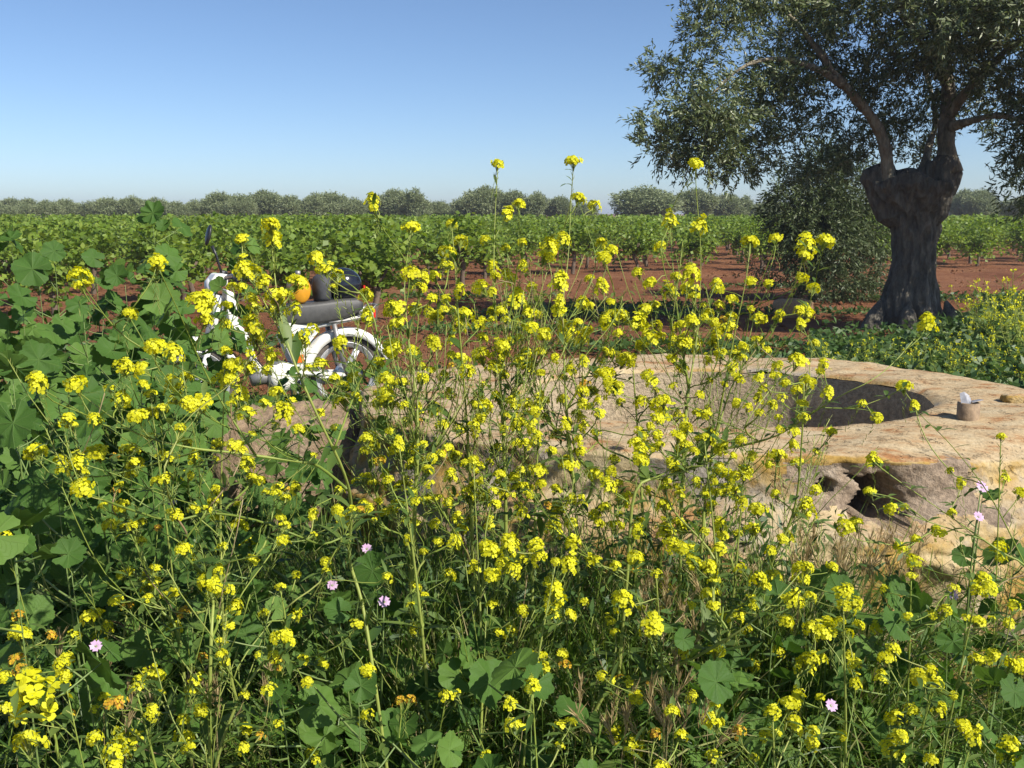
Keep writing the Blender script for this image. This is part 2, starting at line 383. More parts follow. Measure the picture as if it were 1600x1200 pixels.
# ------------------------------------------------------------------ the well
WZ = 0.80
WC = Vector((0.84, 3.88, 0))
HA, HB = 0.79, 0.63          # half axes of the shaft
OA, OB = 1.45, 1.06          # half axes of the curb
def build_well():
    root = thing('well', (WC.x, WC.y, 0), 'wide oval plastered stone well with weathered ochre curb and broken hole in its front', 'well')
    n = 760
    th = np.linspace(0, 2 * math.pi, n, endpoint=False)
    # curb: shaft lip -> top -> outer wall
    prof = []
    for k in range(19): prof.append(('top', (0, .02, .05, .1, .16, .22, .28, .34, .4, .47, .54, .61, .68, .75, .82, .89, .95, .98, 1)[k]))
    hs = np.concatenate([np.linspace(0.010, 0.42, 84), np.linspace(0.46, 0.95, 10)])
    for h in hs: prof.append(('out', h))
    rows = []
    ang = np.degrees(np.arctan2(np.sin(th), np.cos(th)))          # -180..180, front is -90
    right = smoothstep(-78, -62, ang) * (1 - smoothstep(20, 60, ang))
    left = 1 - smoothstep(-150, -118, np.where(ang > 90, ang - 360, ang))
    band = 0.115 * (1 - right) * (1 - 0.3 * left) + 0.018 * right + 0.014 * np.sin(th * 9) * (1 - right)
    for kind, t in prof:
        if kind == 'top':
            a = HA + (OA - HA) * t; b = HB + (OB - HB) * t
            x = a * np.cos(th); y = b * np.sin(th)
            dipr = 0.010 * wob(x * 4, y * 4, 2) + 0.004 * wob(x * 11, y * 11, 5)
            edge = -0.009 * smoothstep(0.97, 1, np.full(n, t)) - 0.018 * (1 - smoothstep(0, 0.05, np.full(n, t)))
            wobr = (1 + 0.012 * np.sin(th * 5 + 1) + 0.008 * np.sin(th * 13)) 
            z = WZ + dipr + edge - 0.04 * right * smoothstep(0.6, 1, np.full(n, t))
            x = x * wobr; y = y * wobr
        else:
            h = t
            wobr = (1 + 0.012 * np.sin(th * 5 + 1) + 0.008 * np.sin(th * 13))
            ap = smoothstep(0, 1, np.clip((h - band) / 0.12, 0, 1))
            off = 0.006 + 0.12 * ap * (1 - 0.75 * left) + 0.12 * h * ap
            s = th * 6.0
            rough = 0.014 * wob(s * 1.6, np.full(n, h * 9), 4) + 0.005 * wob(s * 6, np.full(n, h * 40), 9)
            off = off + rough * (0.6 + 0.4 * ap)
            # ledge across the apron
            off = off + 0.03 * smoothstep(0.245, 0.275, np.full(n, h) + 0.012 * np.sin(th * 7)) * (1 - right)
            # the broken hole in the front
            da = (ang - (-80.8)) / 180 * math.pi * 1.4 + 0.012 * np.sin(h * 45)
            hc = 0.125 + 0.010 * np.sin(th * 40)
            e = np.maximum(np.abs(da) / (0.066 + 0.016 * math.sin(h * 50)), np.abs(h - hc) / (0.066 + 0.012 * np.sin(th * 75)))
            pit = 1 - smoothstep(0.92, 1.02, e)
            rim = (1 - smoothstep(1.0, 1.9, e)) * (1 - pit)
            da2 = (ang - (-86.8)) / 180 * math.pi * 1.4
            e2 = np.hypot(da2 / 0.022, (h - 0.085) / 0.026); pit2 = 1 - smoothstep(0.7, 1.05, e2)
            off = off * (1 - 0.85 * pit) - 0.34 * pit - 0.025 * rim * (0.7 + 0.3 * wob(th * 60, np.full(n, h * 50), 2)) - 0.10 * pit2
            # upright gully right of the hole
            g = np.exp(-((ang + 77 + 6 * h) / 3.5) ** 2) * smoothstep(0.22, 0.36, np.full(n, h)); off = off - 0.07 * g
            x = (OA * np.cos(th)) * wobr; y = (OB * np.sin(th)) * wobr
            nx, ny = np.cos(th) / OA, np.sin(th) / OB; ln = np.hypot(nx, ny)
            x = x + nx / ln * off; y = y + ny / ln * off
            z = WZ - 0.006 - 0.04 * right - h * (1 - 0.02) + 0.0 * th + 0.003 * wob(s * 3, np.full(n, h * 9), 7)
        rows.append(np.stack([x, y, z], 1))
    V = np.concatenate(rows); k = len(rows)
    i = (np.arange(k - 1)[:, None] * n + np.arange(n)[None]).ravel(); j = (np.arange(k - 1)[:, None] * n + (np.arange(n)[None] + 1) % n).ravel()
    Q = np.stack([i, i + n, j + n, j], 1)
    mid = V[Q].mean(1); am = np.degrees(np.arctan2(mid[:, 1] / OB, mid[:, 0] / OA)); hm = WZ - mid[:, 2]; rr = np.hypot(mid[:, 0] / OA, mid[:, 1] / OB)
    wv = wob(mid[:, 0] * 14, mid[:, 2] * 18, 3)
    mi = ((am > -91 + 2 * wv) & (am < -69 + 2 * wv) & (hm > .022 + .006 * wv) & (hm < .16 + .02 * wv + .002 * (am + 80)) & (rr > .7)).astype(np.int32)
    mi |= ((rr < .97) & (rr > .6) & (hm > .06) & (am < -60) & (am > -100)).astype(np.int32)
    link('curb', np_mesh('curb', V, Q, [M['plaster'], M['concrete']], mi, smooth=True), root)
    # shaft
    rows = []
    for h in np.linspace(0.02, 3.6, 30):
        x = HA * np.cos(th); y = HB * np.sin(th)
        wr = (1 + 0.012 * np.sin(th * 5 + 1) + 0.008 * np.sin(th * 13)) * (1 + 0.006 * wob(th * 6, np.full(n, h * 5), 1))
        rows.append(np.stack([x * wr, y * wr, np.full(n, WZ - h + 0.002)], 1))
    rows.append(np.stack([x * 0.02, y * 0.02, np.full(n, WZ - 3.6)], 1))
    V = np.concatenate(rows); k = len(rows)
    i = (np.arange(k - 1)[:, None] * n + np.arange(n)[None]).ravel(); j = (np.arange(k - 1)[:, None] * n + (np.arange(n)[None] + 1) % n).ravel()
    Q = np.stack([i, j, j + n, i + n], 1)
    link('shaft', np_mesh('shaft', V, Q, rough_mat('shaft_plaster', (0.36, 0.28, 0.175), (0.45, 0.36, 0.235), (0.49, 0.405, 0.28)), smooth=True), root)
build_well()

def build_pipe():
    p = on(1512, 654, WZ)
    root = thing('pipe_stub', (p.x, p.y, WZ - 0.01), 'short rusty pipe stub with bent tin flap standing on the well curb', 'pipe')
    b = MB(); r = 0.037
    b.lathe([(r, 0), (r, 0.066), (r - 0.005, 0.068), (r - 0.008, 0.0)], 20)
    b.build('pipe', M['rust'], root)
    f = MB()
    def sheet(P, th=0.002):
        n = len(P); q = [Vector(p) for p in P]; nr = (q[1] - q[0]).cross(q[2] - q[0]).normalized() * th
        f.add(q + [p + nr for p in q], [tuple(range(n)), tuple(range(2 * n - 1, n - 1, -1))] + [(i, i + n, (i + 1) % n + n, (i + 1) % n) for i in range(n)])
    sheet([(-0.032, -0.012, 0.064), (-0.010, -0.020, 0.062), (-0.004, -0.008, 0.092), (-0.020, 0.000, 0.104), (-0.034, 0.002, 0.098)])
    sheet([(-0.008, -0.018, 0.064), (0.006, -0.004, 0.064), (0.004, 0.004, 0.082), (-0.006, -0.004, 0.088)])
    sheet([(0.004, -0.02, 0.070), (0.046, -0.008, 0.076), (0.040, 0.014, 0.074), (0.006, 0.006, 0.069)])
    f.build('tin_flap', M['tin'], root, smooth=False)
build_pipe()

def boulder(name, c, rx, ry, rz, mat, label, cat, seed=0, square=0.0, rot=0.0):
    n, k = 72, 40; rows = []
    for i in range(k + 1):
        ph = math.pi * i / k; t = np.linspace(0, 2 * math.pi, n, endpoint=False)
        d = np.stack([np.sin(ph) * np.cos(t), np.sin(ph) * np.sin(t), np.full(n, np.cos(ph))], 1)
        e = 1.0 / (np.abs(d) ** (2 + square)).sum(1) ** (1 / (2 + square))
        q = d * e[:, None]
        dis = 1 + 0.07 * wob(q[:, 0] * 2 + seed, q[:, 1] * 2 + q[:, 2], seed) + 0.035 * wob(q[:, 0] * 7, q[:, 1] * 7 + q[:, 2] * 6, seed + 2)
        rows.append(q * dis[:, None] * np.array([rx, ry, rz]))
    V = np.concatenate(rows)
    i = (np.arange(k)[:, None] * n + np.arange(n)[None]).ravel(); j = (np.arange(k)[:, None] * n + (np.arange(n)[None] + 1) % n).ravel()
    Q = np.stack([i, i + n, j + n, j], 1)
    o = link(name, np_mesh(name, V, Q, mat, smooth=True), None, c); o.rotation_euler = (0, 0, rot)
    return tag(o, label, cat)
def place_rocks():
    c = at(455, 720, 3.75)
    boulder('stone_block', (c.x, c.y, 0.33), 0.30, 0.24, 0.42, M['rubble'], 'brown pebbly stone block left of the well in front of the moped', 'stone', 1.3, 3.0, 0.2)
    c = on(1238, 496, 0.0)
    boulder('sandstone_block', (c.x, c.y, 0.10), 0.27, 0.2, 0.17, M['sand'], 'small orange sandstone block on the soil left of the olive trunk', 'stone', 4.1, 2.0, 0.3)
    c = on(1586, 626, WZ)
    boulder('curb_stone', (c.x, c.y, WZ + 0.005), 0.05, 0.035, 0.022, M['plaster'], 'small flat stone lying on the well curb at the right', 'stone', 2.2, 1.0)
place_rocks()

# ------------------------------------------------------------------ moped
def build_moped():
    D = 7.5
    c = at(540, 582, D)
    yaw = math.radians(208)
    root = thing('moped', (c.x, c.y, 0), 'white moped with grey seat and cast wheels parked on red soil behind the flowers', 'moped', None, yaw)
    W = M['white']
    def wheel(x):
        r = MB(); r.lathe([(0.236, -0.022), (0.243, -0.03), (0.243, 0.03), (0.236, 0.022), (0.205, 0.014), (0.205, -0.014)], 48, 'Y', (x, 0, 0.295), closed=True)
        wh = r.build('wheel', M['alloy'], root)
        t = MB(); R, q = 0.264, 0.031
        t.lathe([(R + q * math.cos(a), q * 1.05 * math.sin(a)) for a in [2 * math.pi * i / 12 for i in range(12)]], 48, 'Y', (x, 0, 0.295), closed=True)
        t.build('tyre', M['tyre'], wh)
        h = MB(); h.lathe([(0.001, -0.06), (0.06, -0.06), (0.078, -0.04), (0.078, 0.03), (0.07, 0.045), (0.055, 0.05), (0.055, 0.066), (0.04, 0.07), (0.012, 0.07), (0.012, 0.095), (0.001, 0.095)], 28, 'Y', (x, 0, 0.295))
        for i in range(5):
            a = 2 * math.pi * i / 5 + .3
            h.lathe([(0.007, 0.066), (0.007, 0.076), (0.001, 0.077)], 8, 'Y', (x + 0.038 * math.cos(a), 0, 0.295 + 0.038 * math.sin(a)))
        h.build('hub', M['alloy'], wh)
        for i in range(3):
            a = math.radians(118 + 120 * i); d = Vector((math.cos(a), 0, math.sin(a))); s = Vector((-math.sin(a), 0, math.cos(a)))
            o = Vector((x, 0, 0.295)); m = MB()
            for sg in (-1, 1):
                m.tube([o + d * 0.06 + s * sg * 0.024, o + d * 0.15 + s * sg * 0.015, o + d * 0.212 + s * sg * 0.017], [0.014, 0.011, 0.011], 8)
            m.prism([((o + d * p + s * q_).x, (o + d * p + s * q_).z) for p, q_ in ((0.05, -0.026), (0.05, 0.026), (0.21, 0.017), (0.21, -0.017))], -0.006, 0.006)
            m.build('spoke', M['alloy'], wh)
    wheel(0.0); wheel(1.12)
    def fender(name, x, a0, a1, R, wd, skirt):
        m = MB(); sec = [(-wd, -skirt), (-wd, -0.01), (-wd + 0.014, 0.004), (0, 0.012), (wd - 0.014, 0.004), (wd, -0.01), (wd, -skirt), (wd - 0.004, -skirt), (wd - 0.005, -0.014), (0, 0.006), (-wd + 0.005, -0.014), (-wd + 0.004, -skirt)]
        n = 28; vs = []
        for i in range(n + 1):
            a = math.radians(a0 + (a1 - a0) * i / n); f = min(1.0, 0.35 + 4 * min(i, n - i) / n)
            for (y, dz) in sec:
                rr = R + (dz * f if dz < -0.012 else dz)
                vs.append((x + rr * math.cos(a), y, 0.295 + rr * math.sin(a)))
        k = len(sec)
        fs = [(i * k + j, i * k + (j + 1) % k, (i + 1) * k + (j + 1) % k, (i + 1) * k + j) for i in range(n) for j in range(k)]
        fs += [tuple(range(k)), tuple(n * k + j for j in range(k))[::-1]]
        m.add(vs, fs); return m.build(name, W, root)
    fender('rear_fender', 0, -8, 168, 0.345, 0.062, 0.055)
    fender('front_fender', 1.12, 22, 160, 0.335, 0.055, 0.05)
    # white side panels with blue decal and orange reflector
    for sg in (1, -1):
        m = MB(); y0, y1 = (0.064, 0.082) if sg > 0 else (-0.082, -0.064)
        m.prism([(0.27, 0.70), (0.47, 0.72), (0.50, 0.60), (0.42, 0.40), (0.44, 0.27), (0.36, 0.29), (0.33, 0.44), (0.29, 0.56), (0.22, 0.64)], y0, y1)
        sp = m.build('side_panel', W, root, False, 0.006)
        m = MB(); y0, y1 = (0.082, 0.086) if sg > 0 else (-0.086, -0.082)
        m.prism([(0.27, 0.665), (0.36, 0.67), (0.35, 0.60), (0.30, 0.60)], y0, y1); m.build('decal', M['blue'], sp, False)
        m = MB(); m.prism([(0.345, 0.475), (0.41, 0.475), (0.41, 0.415), (0.345, 0.415)], y0, y1 + 0.004 * sg); m.build('reflector', M['orange'], sp, False, 0.002)
    # seat
    m = MB(); n = 14; secs = []
    top = [(0.52, 0.775), (0.50, 0.82), (0.42, 0.845), (0.28, 0.85), (0.14, 0.862), (0.02, 0.874), (-0.07, 0.872), (-0.115, 0.845)]
    bot = [(0.52, 0.745), (0.50, 0.70), (0.42, 0.685), (0.28, 0.69), (0.14, 0.70), (0.02, 0.725), (-0.07, 0.755), (-0.115, 0.79)]
    vs = []; k = 20
    for (x, zt), (_, zb) in zip(top, bot):
        w_ = 0.115 if x < 0.4 else 0.085
        for j in range(k):
            a = 2 * math.pi * j / k; cx, sz = math.cos(a), math.sin(a)
            cx = math.copysign(abs(cx) ** 0.35, cx); sz = math.copysign(abs(sz) ** 0.35, sz)
            vs.append((x, w_ * cx, (zt + zb) / 2 + (zt - zb) / 2 * sz))
    fs = [(i * k + j, i * k + (j + 1) % k, (i + 1) * k + (j + 1) % k, (i + 1) * k + j) for i in range(7) for j in range(k)]
    fs += [tuple(range(k)), tuple(7 * k + j for j in range(k))[::-1]]
    m.add(vs, fs); m.build('seat', M['seat'], root)
    m = MB(); m.prism([(0.44, 0.70), (0.20, 0.695), (-0.10, 0.715), (-0.16, 0.78), (0.02, 0.775), (0.26, 0.71), (0.44, 0.72)], -0.07, 0.07); m.build('seat_base', M['black'], root, False, 0.008)
    m = MB()
    for sg in (-1, 1): m.tube(catmull([(0.84, 0.24 * sg, 1.06), (0.93, 0.14 * sg, 1.03), (0.94, 0.05 * sg, 0.92), (0.88, 0.03, 0.72), (0.72, 0.035, 0.5), (0.6, 0.04, 0.36)], 5), 0.005, 5)
    m.build('cable', M['black'], root)
    # frame tubes
    m = MB()
    m.tube(catmull([(0.91, 0, 0.90), (0.87, 0, 0.74), (0.76, 0, 0.64), (0.70, 0, 0.45), (0.62, 0, 0.345), (0.42, 0, 0.33), (0.34, 0, 0.42), (0.28, 0, 0.66)], 4), 0.03, 10)
    m.tube([(0.74, 0, 0.63), (0.84, 0, 0.60)], 0.035, 8)
    for sg in (-1, 1): m.tube([(0.30, 0.05 * sg, 0.66), (0.05, 0.075 * sg, 0.70), (-0.2, 0.08 * sg, 0.745)], 0.014, 8); m.tube([(0.36, .06 * sg, .33), (0.0, .088 * sg, .295)], 0.016, 8)
    m.build('frame', W, root)
    for sg in (-1, 1):
        m = MB(); m.tube([(0.02, 0.094 * sg, 0.30), (0.07, 0.094 * sg, 0.50), (0.11, 0.094 * sg, 0.69)], [0.016, 0.022, 0.018], 10); m.build('shock_absorber', M['metal'], root)
        m = MB(); m.tube([(0.93, 0.06 * sg, 0.93), (1.0, 0.068 * sg, 0.60)], [0.024, 0.026], 10); m.tube([(1.0, 0.068 * sg, 0.60), (1.12, 0.072 * sg, 0.295)], [0.02, 0.018], 10); m.build('fork_leg', W, root)
    m = MB(); m.prism([(0.88, 0.97), (0.82, 0.94), (0.80, 0.72), (0.84, 0.66), (0.865, 0.70), (0.885, 0.86)], -0.075, 0.075); m.build('leg_shield', W, root, False, 0.012)
    m = MB(); m.tube([(1.012, 0.07, 0.565), (1.03, 0.085, 0.565)], 0.022, 10); m.build('reflector', M['orange'], root)
    # headlight, cowl
    m = MB(); m.prism([(0.86, 1.075), (0.95, 1.08), (0.99, 1.03), (0.985, 0.93), (0.95, 0.92), (0.93, 0.98), (0.87, 1.0)], -0.085, 0.085)
    hl = m.build('headlight', W, root, False, 0.012)
    m = MB(); m.lathe([(0.001, 0.03), (0.045, 0.024), (0.062, 0.008), (0.064, 0.0)], 20, 'X', (0.985, 0, 0.985)); m.build('lens', M['glass'], hl)
    for sg in (-1, 1):
        m = MB(); m.lathe([(0.001, 0.03), (0.025, 0.026), (0.03, 0.0), (0.001, 0.0)], 14, 'Y' if sg > 0 else 'Y', (0.95, 0.086 if sg > 0 else -0.116, 0.99)); m.build('indicator', M['orange'], root)
    m = MB(); m.tube(catmull([(0.80, -0.33, 1.06), (0.85, -0.18, 1.075), (0.89, -0.05, 1.05), (0.89, 0.05, 1.05), (0.85, 0.18, 1.075), (0.80, 0.33, 1.06)], 4), 0.012, 10)
    hb = m.build('handlebar', M['metal'], root)
    for sg in (-1, 1):
        m = MB(); m.tube([(0.835, 0.21 * sg, 1.073), (0.79, 0.345 * sg, 1.057)], 0.019, 10); m.tube([(0.86, 0.2 * sg, 1.07), (0.86, 0.34 * sg, 1.045)], 0.006, 6); m.build('grip', M['black'], hb)
    m = MB(); m.tube([(0.87, -0.10, 1.07), (0.90, -0.11, 1.20), (0.925, -0.12, 1.27)], [0.008, 0.009, 0.012], 8)
    mi = m.build('mirror', M['black'], root)
    m = MB(); c0 = Vector((0.945, -0.13, 1.345)); rows = 9; vs = []
    for i in range(rows + 1):
        a = math.pi * i / rows
        for j in range(14):
            b_ = 2 * math.pi * j / 14
            vs.append(c0 + Matrix.Rotation(math.radians(-14), 3, 'Y') @ Vector((0.017 * math.sin(a) * math.cos(b_), 0.052 * math.sin(a) * math.sin(b_), 0.078 * math.cos(a))))
    m.add(vs, [(i * 14 + j, i * 14 + (j + 1) % 14, (i + 1) * 14 + (j + 1) % 14, (i + 1) * 14 + j) for i in range(rows) for j in range(14)])
    m.build('mirror_head', M['black'], mi)
    # engine, pedals, stand, rack, tail
    m = MB(); m.lathe([(0.001, -0.06), (0.10, -0.06), (0.115, -0.04), (0.115, 0.05), (0.10, 0.075), (0.001, 0.08)], 24, 'Y', (0.50, 0, 0.31)); m.tube([(0.55, 0, 0.33), (0.72, 0, 0.30)], [0.06, 0.05], 12)
    en = m.build('engine', M['metal'], root)
    m = MB(); m.lathe([(0.001, 0.10), (0.07, 0.098), (0.10, 0.085), (0.104, 0.078)], 24, 'Y', (0.49, 0, 0.32)); m.prism([(0.40, 0.40), (0.60, 0.41), (0.62, 0.36), (0.42, 0.33)], 0.07, 0.085); m.build('engine_cover', W, en)
    m = MB(); m.tube([(0.50, -0.12, 0.30), (0.50, 0.12, 0.30)], 0.012, 8); m.tube([(0.50, 0.12, 0.30), (0.60, 0.125, 0.23)], 0.01, 8); m.tube([(0.60, 0.12, 0.23), (0.60, 0.20, 0.23)], 0.016, 8); m.tube([(0.50, -0.12, 0.30), (0.40, -0.125, 0.37)], 0.01, 8); m.tube([(0.40, -0.12, 0.37), (0.40, -0.2, 0.37)], 0.016, 8); m.build('pedal', M['black'], root)
    m = MB(); m.tube([(0.42, 0.05, 0.28), (0.36, 0.16, 0.0)], 0.01, 8); m.tube([(0.42, -0.05, 0.28), (0.36, -0.16, 0.0)], 0.01, 8); m.tube([(0.36, -0.16, 0.012), (0.36, 0.16, 0.012)], 0.01, 8); m.build('stand', M['metal'], root)
    m = MB(); m.tube([(0.6, -0.08, 0.26), (0.3, -0.10, 0.22), (-0.2, -0.11, 0.26)], [0.015, 0.028, 0.035], 12); m.build('exhaust', M['metal'], root)
    m = MB()
    for sg in (-1, 1): m.tube(catmull([(0.15, 0.10 * sg, 0.70), (-0.1, 0.105 * sg, 0.73), (-0.21, 0.09 * sg, 0.80), (-0.25, 0.05 * sg, 0.81)], 3), 0.008, 8); m.tube([(-0.1, 0.1 * sg, 0.73), (-0.06, 0.1 * sg, 0.83)], 0.007, 6)
    m.tube([(-0.25, -0.05, 0.81), (-0.25, 0.05, 0.81)], 0.008, 8); m.build('rack', M['metal'], root)
    m = MB(); m.prism([(-0.12, 0.80), (-0.205, 0.79), (-0.22, 0.745), (-0.205, 0.70), (-0.13, 0.70)], -0.05, 0.05); tl = m.build('tail_light', M['white'], root, False, 0.01)
    m = MB(); m.prism([(-0.221, 0.785), (-0.24, 0.775), (-0.24, 0.715), (-0.221, 0.705)], -0.04, 0.04); m.build('lens', M['red'], tl, False, 0.006)
    # the things carried on the seat
    R = Matrix.Rotation(yaw, 3, 'Z'); base = Vector((c.x, c.y, 0))
    def put(name, p, label, cat): return thing(name, base + R @ Vector(p), label, cat, None, yaw)
    h = put('helmet', (0.0, 0.0, 0.862), 'glossy black helmet resting on the back of the moped seat', 'helmet')
    m = MB(); n = 26; vs = []; rows = 16
    for i in range(rows + 1):
        a = math.pi * 0.80 * i / rows
        for j in range(n):
            b_ = 2 * math.pi * j / n; q = 1.0 + 0.06 * max(0, math.cos(b_ + math.pi)) * math.sin(a)
            vs.append((0.135 * math.sin(a) * math.cos(b_) * q, 0.118 * math.sin(a) * math.sin(b_), 0.107 + 0.128 * math.cos(a)))
    m.add(vs, [(i * n + j, i * n + (j + 1) % n, (i + 1) * n + (j + 1) % n, (i + 1) * n + j) for i in range(rows) for j in range(n)] + [tuple(rows * n + j for j in range(n))])
    m.build('shell', M['helmet'], h)
    m = MB(); vs = []; k = 10
    for i in range(k + 1):
        a = math.radians(-65 + 130 * i / k)
        for z, s in ((0.075, 1.03), (0.15, 1.03), (0.15, 0.99), (0.075, 0.99)): vs.append((0.136 * s * math.cos(a), 0.122 * s * math.sin(a), z))
    m.add(vs, [(i * 4 + j, i * 4 + (j + 1) % 4, (i + 1) * 4 + (j + 1) % 4, (i + 1) * 4 + j) for i in range(k) for j in range(4)] + [(0, 1, 2, 3), (k * 4 + 3, k * 4 + 2, k * 4 + 1, k * 4)])
    m.build('visor', M['black'], h)
    m = MB(); m.prism([(-0.135, 0.06), (-0.148, 0.055), (-0.150, 0.10), (-0.138, 0.105)], 0.01, 0.07); m.build('reflector', M['red'], h, False)
    b = put('bag', (0.17, 0.01, 0.856), 'dark grey upright bag on the moped seat between helmet and amber can', 'bag')
    m = MB(); m.lathe([(0.001, 0), (0.07, 0.0), (0.085, 0.03), (0.088, 0.14), (0.075, 0.19), (0.04, 0.215), (0.001, 0.22)], 20); o = m.build('body', plain('bag_cloth', (0.045, 0.046, 0.05), 0.7, 0, 0.4, 14, 0.5), b); o.scale = (0.8, 1.0, 0.92)
    m = MB(); m.tube(catmull([(0, -0.04, 0.20), (0, -0.03, 0.245), (0, 0.03, 0.245), (0, 0.04, 0.20)], 4), 0.007, 6); m.build('handle', M['black'], b)
    a_ = put('plastic_can', (0.345, 0.01, 0.848), 'amber yellow round plastic can lying on the front of the moped seat', 'can')
    m = MB(); m.lathe([(0.001, -0.09), (0.08, -0.09), (0.098, -0.075), (0.10, 0.07), (0.085, 0.088), (0.001, 0.09)], 28, 'Y', (0, 0, 0.10)); o = m.build('body', M['amber'], a_); o.scale = (0.72, 1, 0.98)
    m = MB(); m.tube([(0, 0, 0.20), (0, 0, 0.235)], 0.02, 12); m.build('cap', M['metal'], a_)
build_moped()

# ------------------------------------------------------------------ olive trees
def leaf_cloud(lobes, density, leaf_l, leaf_w, tuft=14, spread=0.16, shell=0.55, droop=0.25):
    """lobes: (x, y, z, r[, squash]); leaf sprays in the outer part of each lobe"""
    C = []; D = []
    for lb in lobes:
        x, y, z, r = lb[:4]; sq = lb[4] if len(lb) > 4 else 0.85
        n = max(4, int(density * r * r))
        d = unit(NR.normal(size=(n, 3))); rad = r * (shell + (1 - shell) * NR.rand(n) ** 0.6) * (1 + 0.28 * wob(d[:, 0] * 3 + x, d[:, 1] * 3 + d[:, 2] * 3, z))
        p = np.array([x, y, z]) + d * rad[:, None] * np.array([1, 1, sq])
        td = unit(d + 0.5 * NR.normal(size=(n, 3)) - np.array([0, 0, droop]))
        for k in range(tuft):
            f = NR.rand(n) * spread * 2.2
            C.append(p + td * f[:, None] + NR.normal(size=(n, 3)) * spread * 0.16)
            D.append(td * 0.9 + NR.normal(size=(n, 3)) * 0.55)
    C = np.concatenate(C); D = np.concatenate(D); n = len(C)
    return kites(C, D, leaf_l * (0.7 + 0.6 * NR.rand(n)), leaf_w * (0.8 + 0.4 * NR.rand(n)))

